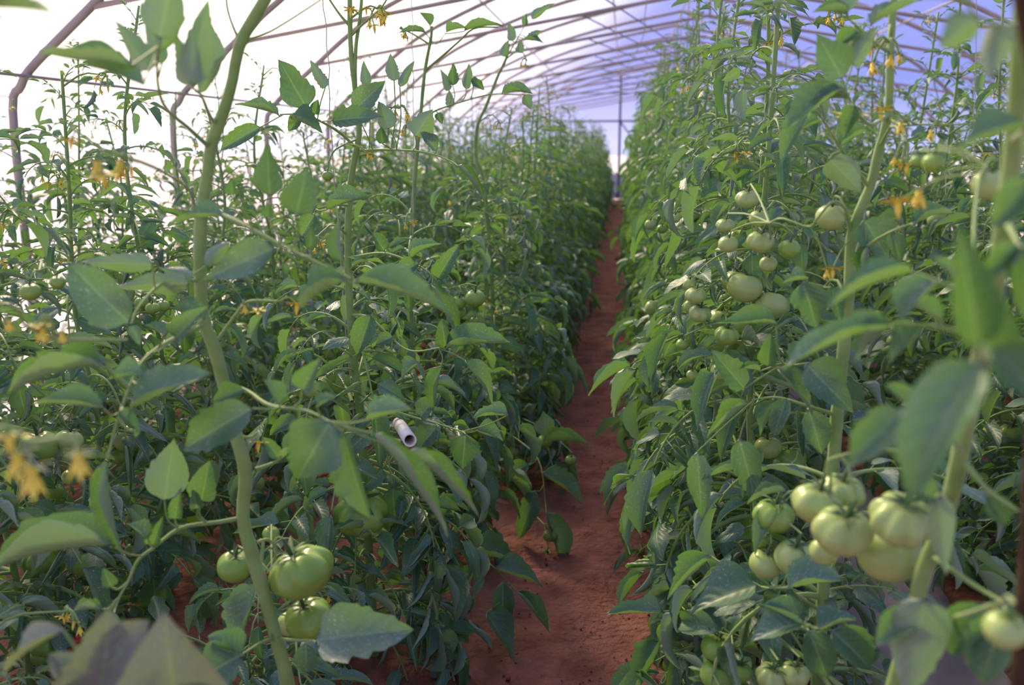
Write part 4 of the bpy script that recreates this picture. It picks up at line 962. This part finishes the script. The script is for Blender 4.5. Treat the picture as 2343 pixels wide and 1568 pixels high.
# pale pipe end among the leaves
pe, pd = at(938, 1008, 1.78), unit(at(938, 1010, 1.78) - at(905, 960, 2.1))
mb = MB()
ring = [(-0.26, 0.0135), (0.0, 0.0135), (0.0, 0.0105), (-0.1, 0.0105)]
pts_ = np.array([pe + pd * a for a, _ in ring]); 
_, _, A_, B_ = frames([pe - pd, pe, pe + pd])
th = np.linspace(0, 2 * math.pi, 20, endpoint=False)
vv = np.array([pe + pd * a + r_ * (math.cos(t) * A_[1] + math.sin(t) * B_[1]) for a, r_ in ring for t in th])
mb.add(vv, [(i * 20 + j, i * 20 + (j + 1) % 20, (i + 1) * 20 + (j + 1) % 20, (i + 1) * 20 + j) for i in range(3) for j in range(20)])
thing(link('pipe', mb.mesh('pipe', [plain('cream_plastic', (0.80, 0.76, 0.62), 0.5, 0.4)])), 'short cream plastic pipe with an open end among the left leaves', 'pipe')

# ------------------------------------------------------------------ the rows
ROWS = [  # name in words, x, first y, last y, step, height, plants with every leaf apart, mid plants, share of pale fruit, ordinal of the first
    ('row left of the path', -0.53, 4.40, 22.3, 0.37, 1.47, 4, 12, 0.25, 5),
    ('row right of the path', 0.31, 1.98, 22.3, 0.37, 1.84, 9, 12, 0.75, 2),
    ('second row left of the path', -1.26, 1.30, 20.0, 0.40, 1.47, 7, 10, 0.2, 0),
    ('third row left by the left wall', -2.1, 2.2, 18.0, 0.45, 1.5, 0, 10, 0.2, 0),
    ('second row right of the path', 1.10, 1.15, 14.0, 0.40, 1.7, 5, 10, 0.5, 0),
    ('third row right of the path', 1.95, 2.2, 14.0, 0.45, 1.7, 0, 10, 0.5, 0),
]
NEAR = {}
KITS = {}
for lod in (1, 2):
    for tall in (0, 1):
        H = 1.84 if tall else 1.47
        KITS[lod, tall] = [make_far_kit(900 + 10 * lod + k + 100 * tall, H, lod, dense=1.25 if lod == 1 else 1.15, n_truss=5 if tall else 4, fruit_z=(0.2, 1.25 if tall else 0.8), pale=0.8 if tall else 0.25) for k in range(5)]
rg = random.Random(2024)
for (rname, x, ya, yb, step, H, nn, nm, pale, o0) in ROWS:
    y = ya; i = 0
    tall = 1 if H > 1.6 else 0
    while y < yb:
        px = x + rg.uniform(-0.04, 0.04)
        py = y + rg.uniform(-0.05, 0.05)
        h = H * (rg.uniform(0.88, 1.14) if not tall else rg.uniform(0.92, 1.1))
        if i < nn + nm and i + o0 < 16:
            lab = 'green tomato plant in the %s, %s from the front' % (rname, ORD[i + o0])
        else:
            lab = 'far tomato plant in the %s, towards the end wall' % rname
        grp = 'tomato plants in the ' + rname
        if i < nn:
            S = plant_spec(int(1000 * abs(x)) + i * 13 + 5, h, n_truss=5 if tall else 4, fruit_z=(0.2, 1.2 if tall else 0.85), pale=pale, dense=1.3, toward={'row left of the path': 1, 'row right of the path': -1}.get(rname, 0), n_toward=6 if rname.endswith('of the path') and rname.startswith('row') else 0)
            NEAR[rname, i] = (build_near('tomato_plant', S, (px, py, 0.0), lab, grp), np.array([px, py, 0.0]))
        else:
            lod = 1 if i < nn + nm else 2
            kit = KITS[lod, tall][rg.randrange(5)]
            build_far('tomato_plant', kit, (px, py, 0.0), lab, grp, rg.random() * 6.28, (rg.uniform(0.95, 1.1), h / (1.84 if tall else 1.47)), parts=lod == 1)
        y += step * rg.uniform(0.88, 1.12); i += 1

# clusters of pale fruit that hang out over the path from the right row
for i, st, fr in (
    (0, [(1700, 640, 1.98), (1650, 640, 1.9), (1610, 650, 1.84)], [(1592, 676, 46, 1.82, 0, 'pale', 0.2, 0.3), (1578, 650, 30, 1.86, 2, 'pale', 0.2, 0.3), (1602, 718, 50, 1.83, 3, 'pale', 0.2, 0.3), (1582, 702, 36, 1.87, 1, 'pale', 0.2, 0.3)]),
    (0, [(1720, 740, 1.98), (1690, 730, 1.85), (1664, 740, 1.78)], [(1663, 767, 54, 1.75, 3, 'green', 0.2, 0.3), (1562, 788, 30, 1.84, 1, 'green', 0.2, 0.3), (1650, 850, 48, 1.78, 1, 'pale', 0.2, 0.3), (1584, 858, 26, 1.84, 2, 'pale', 0.2, 0.3)]),
    (1, [(1600, 480, 2.4), (1560, 478, 2.3)], [(1545, 500, 22, 2.3, 2, 'pale', 0.2, 0.3)]),
    (3, [(1540, 480, 3.1), (1510, 488, 3.0)], [(1488, 514, 25, 2.95, 2, 'pale', 0.2, 0.3), (1515, 524, 24, 3.0, 1, 'green', 0.2, 0.3)])):
    R_, l_ = NEAR['row right of the path', i]
    hero_truss(R_, l_, st, fr)
# fruit low on the path side of the left row
for i, st, fr in (
    (0, [(1200, 960, 3.4), (1235, 975, 3.3)], [(1246, 1010, 34, 3.2, 1, 'green', 0.2, 0.3), (1192, 1090, 30, 3.3, 0, 'green', 0.2, 0.3), (1262, 1085, 28, 3.2, 1, 'green', 0.2, 0.3), (1306, 1054, 28, 3.2, 4, 'green', 0.2, 0.3)]),
    (0, [(1225, 1180, 3.0), (1245, 1200, 2.9)], [(1258, 1226, 32, 2.85, 1, 'green', 0.2, 0.3), (1250, 1274, 34, 2.85, 0, 'green', 0.2, 0.3)])):
    hero_truss(B5 if i == 0 else B4, b5 if i == 0 else b4, st, fr)
# fruit of the second row on the left
for i, st, fr in (
    (1, [(300, 660, 2.0), (330, 672, 1.95)], [(324, 692, 28, 1.95, 1, 'green', 0.1, 0.3), (349, 705, 30, 1.93, 0, 'green', 0.1, 0.3), (374, 700, 26, 1.97, 2, 'green', 0.1, 0.3)]),
    (0, [(95, 600, 1.45), (90, 620, 1.4)], [(70, 668, 40, 1.38, 1, 'green', 0.2, 0.3), (132, 646, 32, 1.4, 4, 'green', 0.2, 0.3)])):
    R_, l_ = NEAR['second row left of the path', i]
    hero_truss(R_, l_, st, fr)

# leaves of the left row that hang out over the edge of the path
hero_leaf(B4, b4, [(1140, 980, 3.45), (1190, 1010, 3.2), (1235, 1060, 3.0), (1250, 1170, 2.9)], [(1250, 1170, 1285, 1300, 56, 2.86, 'r', (0.3, 0.8, 0.4)), (1240, 1080, 1330, 1155, 46, 2.95, 'u'), (1225, 1120, 1190, 1230, 54, 2.9, 'c'), (1250, 1000, 1243, 940, 44, 3.1, 'b', (0.15, 0.3, 0.2)), (1240, 1010, 1346, 1020, 44, 3.05, 'u', (0.5, 1.4, 0.4)), (1210, 1060, 1160, 1100, 50, 3.0, 'c')], 91)
hero_leaf(B3, b3, [(960, 1200, 2.75), (1040, 1230, 2.5), (1120, 1290, 2.35), (1180, 1350, 2.28)], [(1180, 1350, 1255, 1448, 50, 2.25, 'r', (0.5, 1.3, 0.3)), (1130, 1300, 1240, 1345, 50, 2.3, 'u'), (1150, 1330, 1150, 1450, 58, 2.25, 'c'), (1080, 1260, 1185, 1290, 60, 2.35, 'u', (0.3, 1.0, 0.2)), (1090, 1290, 1060, 1400, 56, 2.3, 'l', (0.4, 1.0, 0.3)), (1110, 1400, 1170, 1510, 60, 2.2, 'r')], 92)
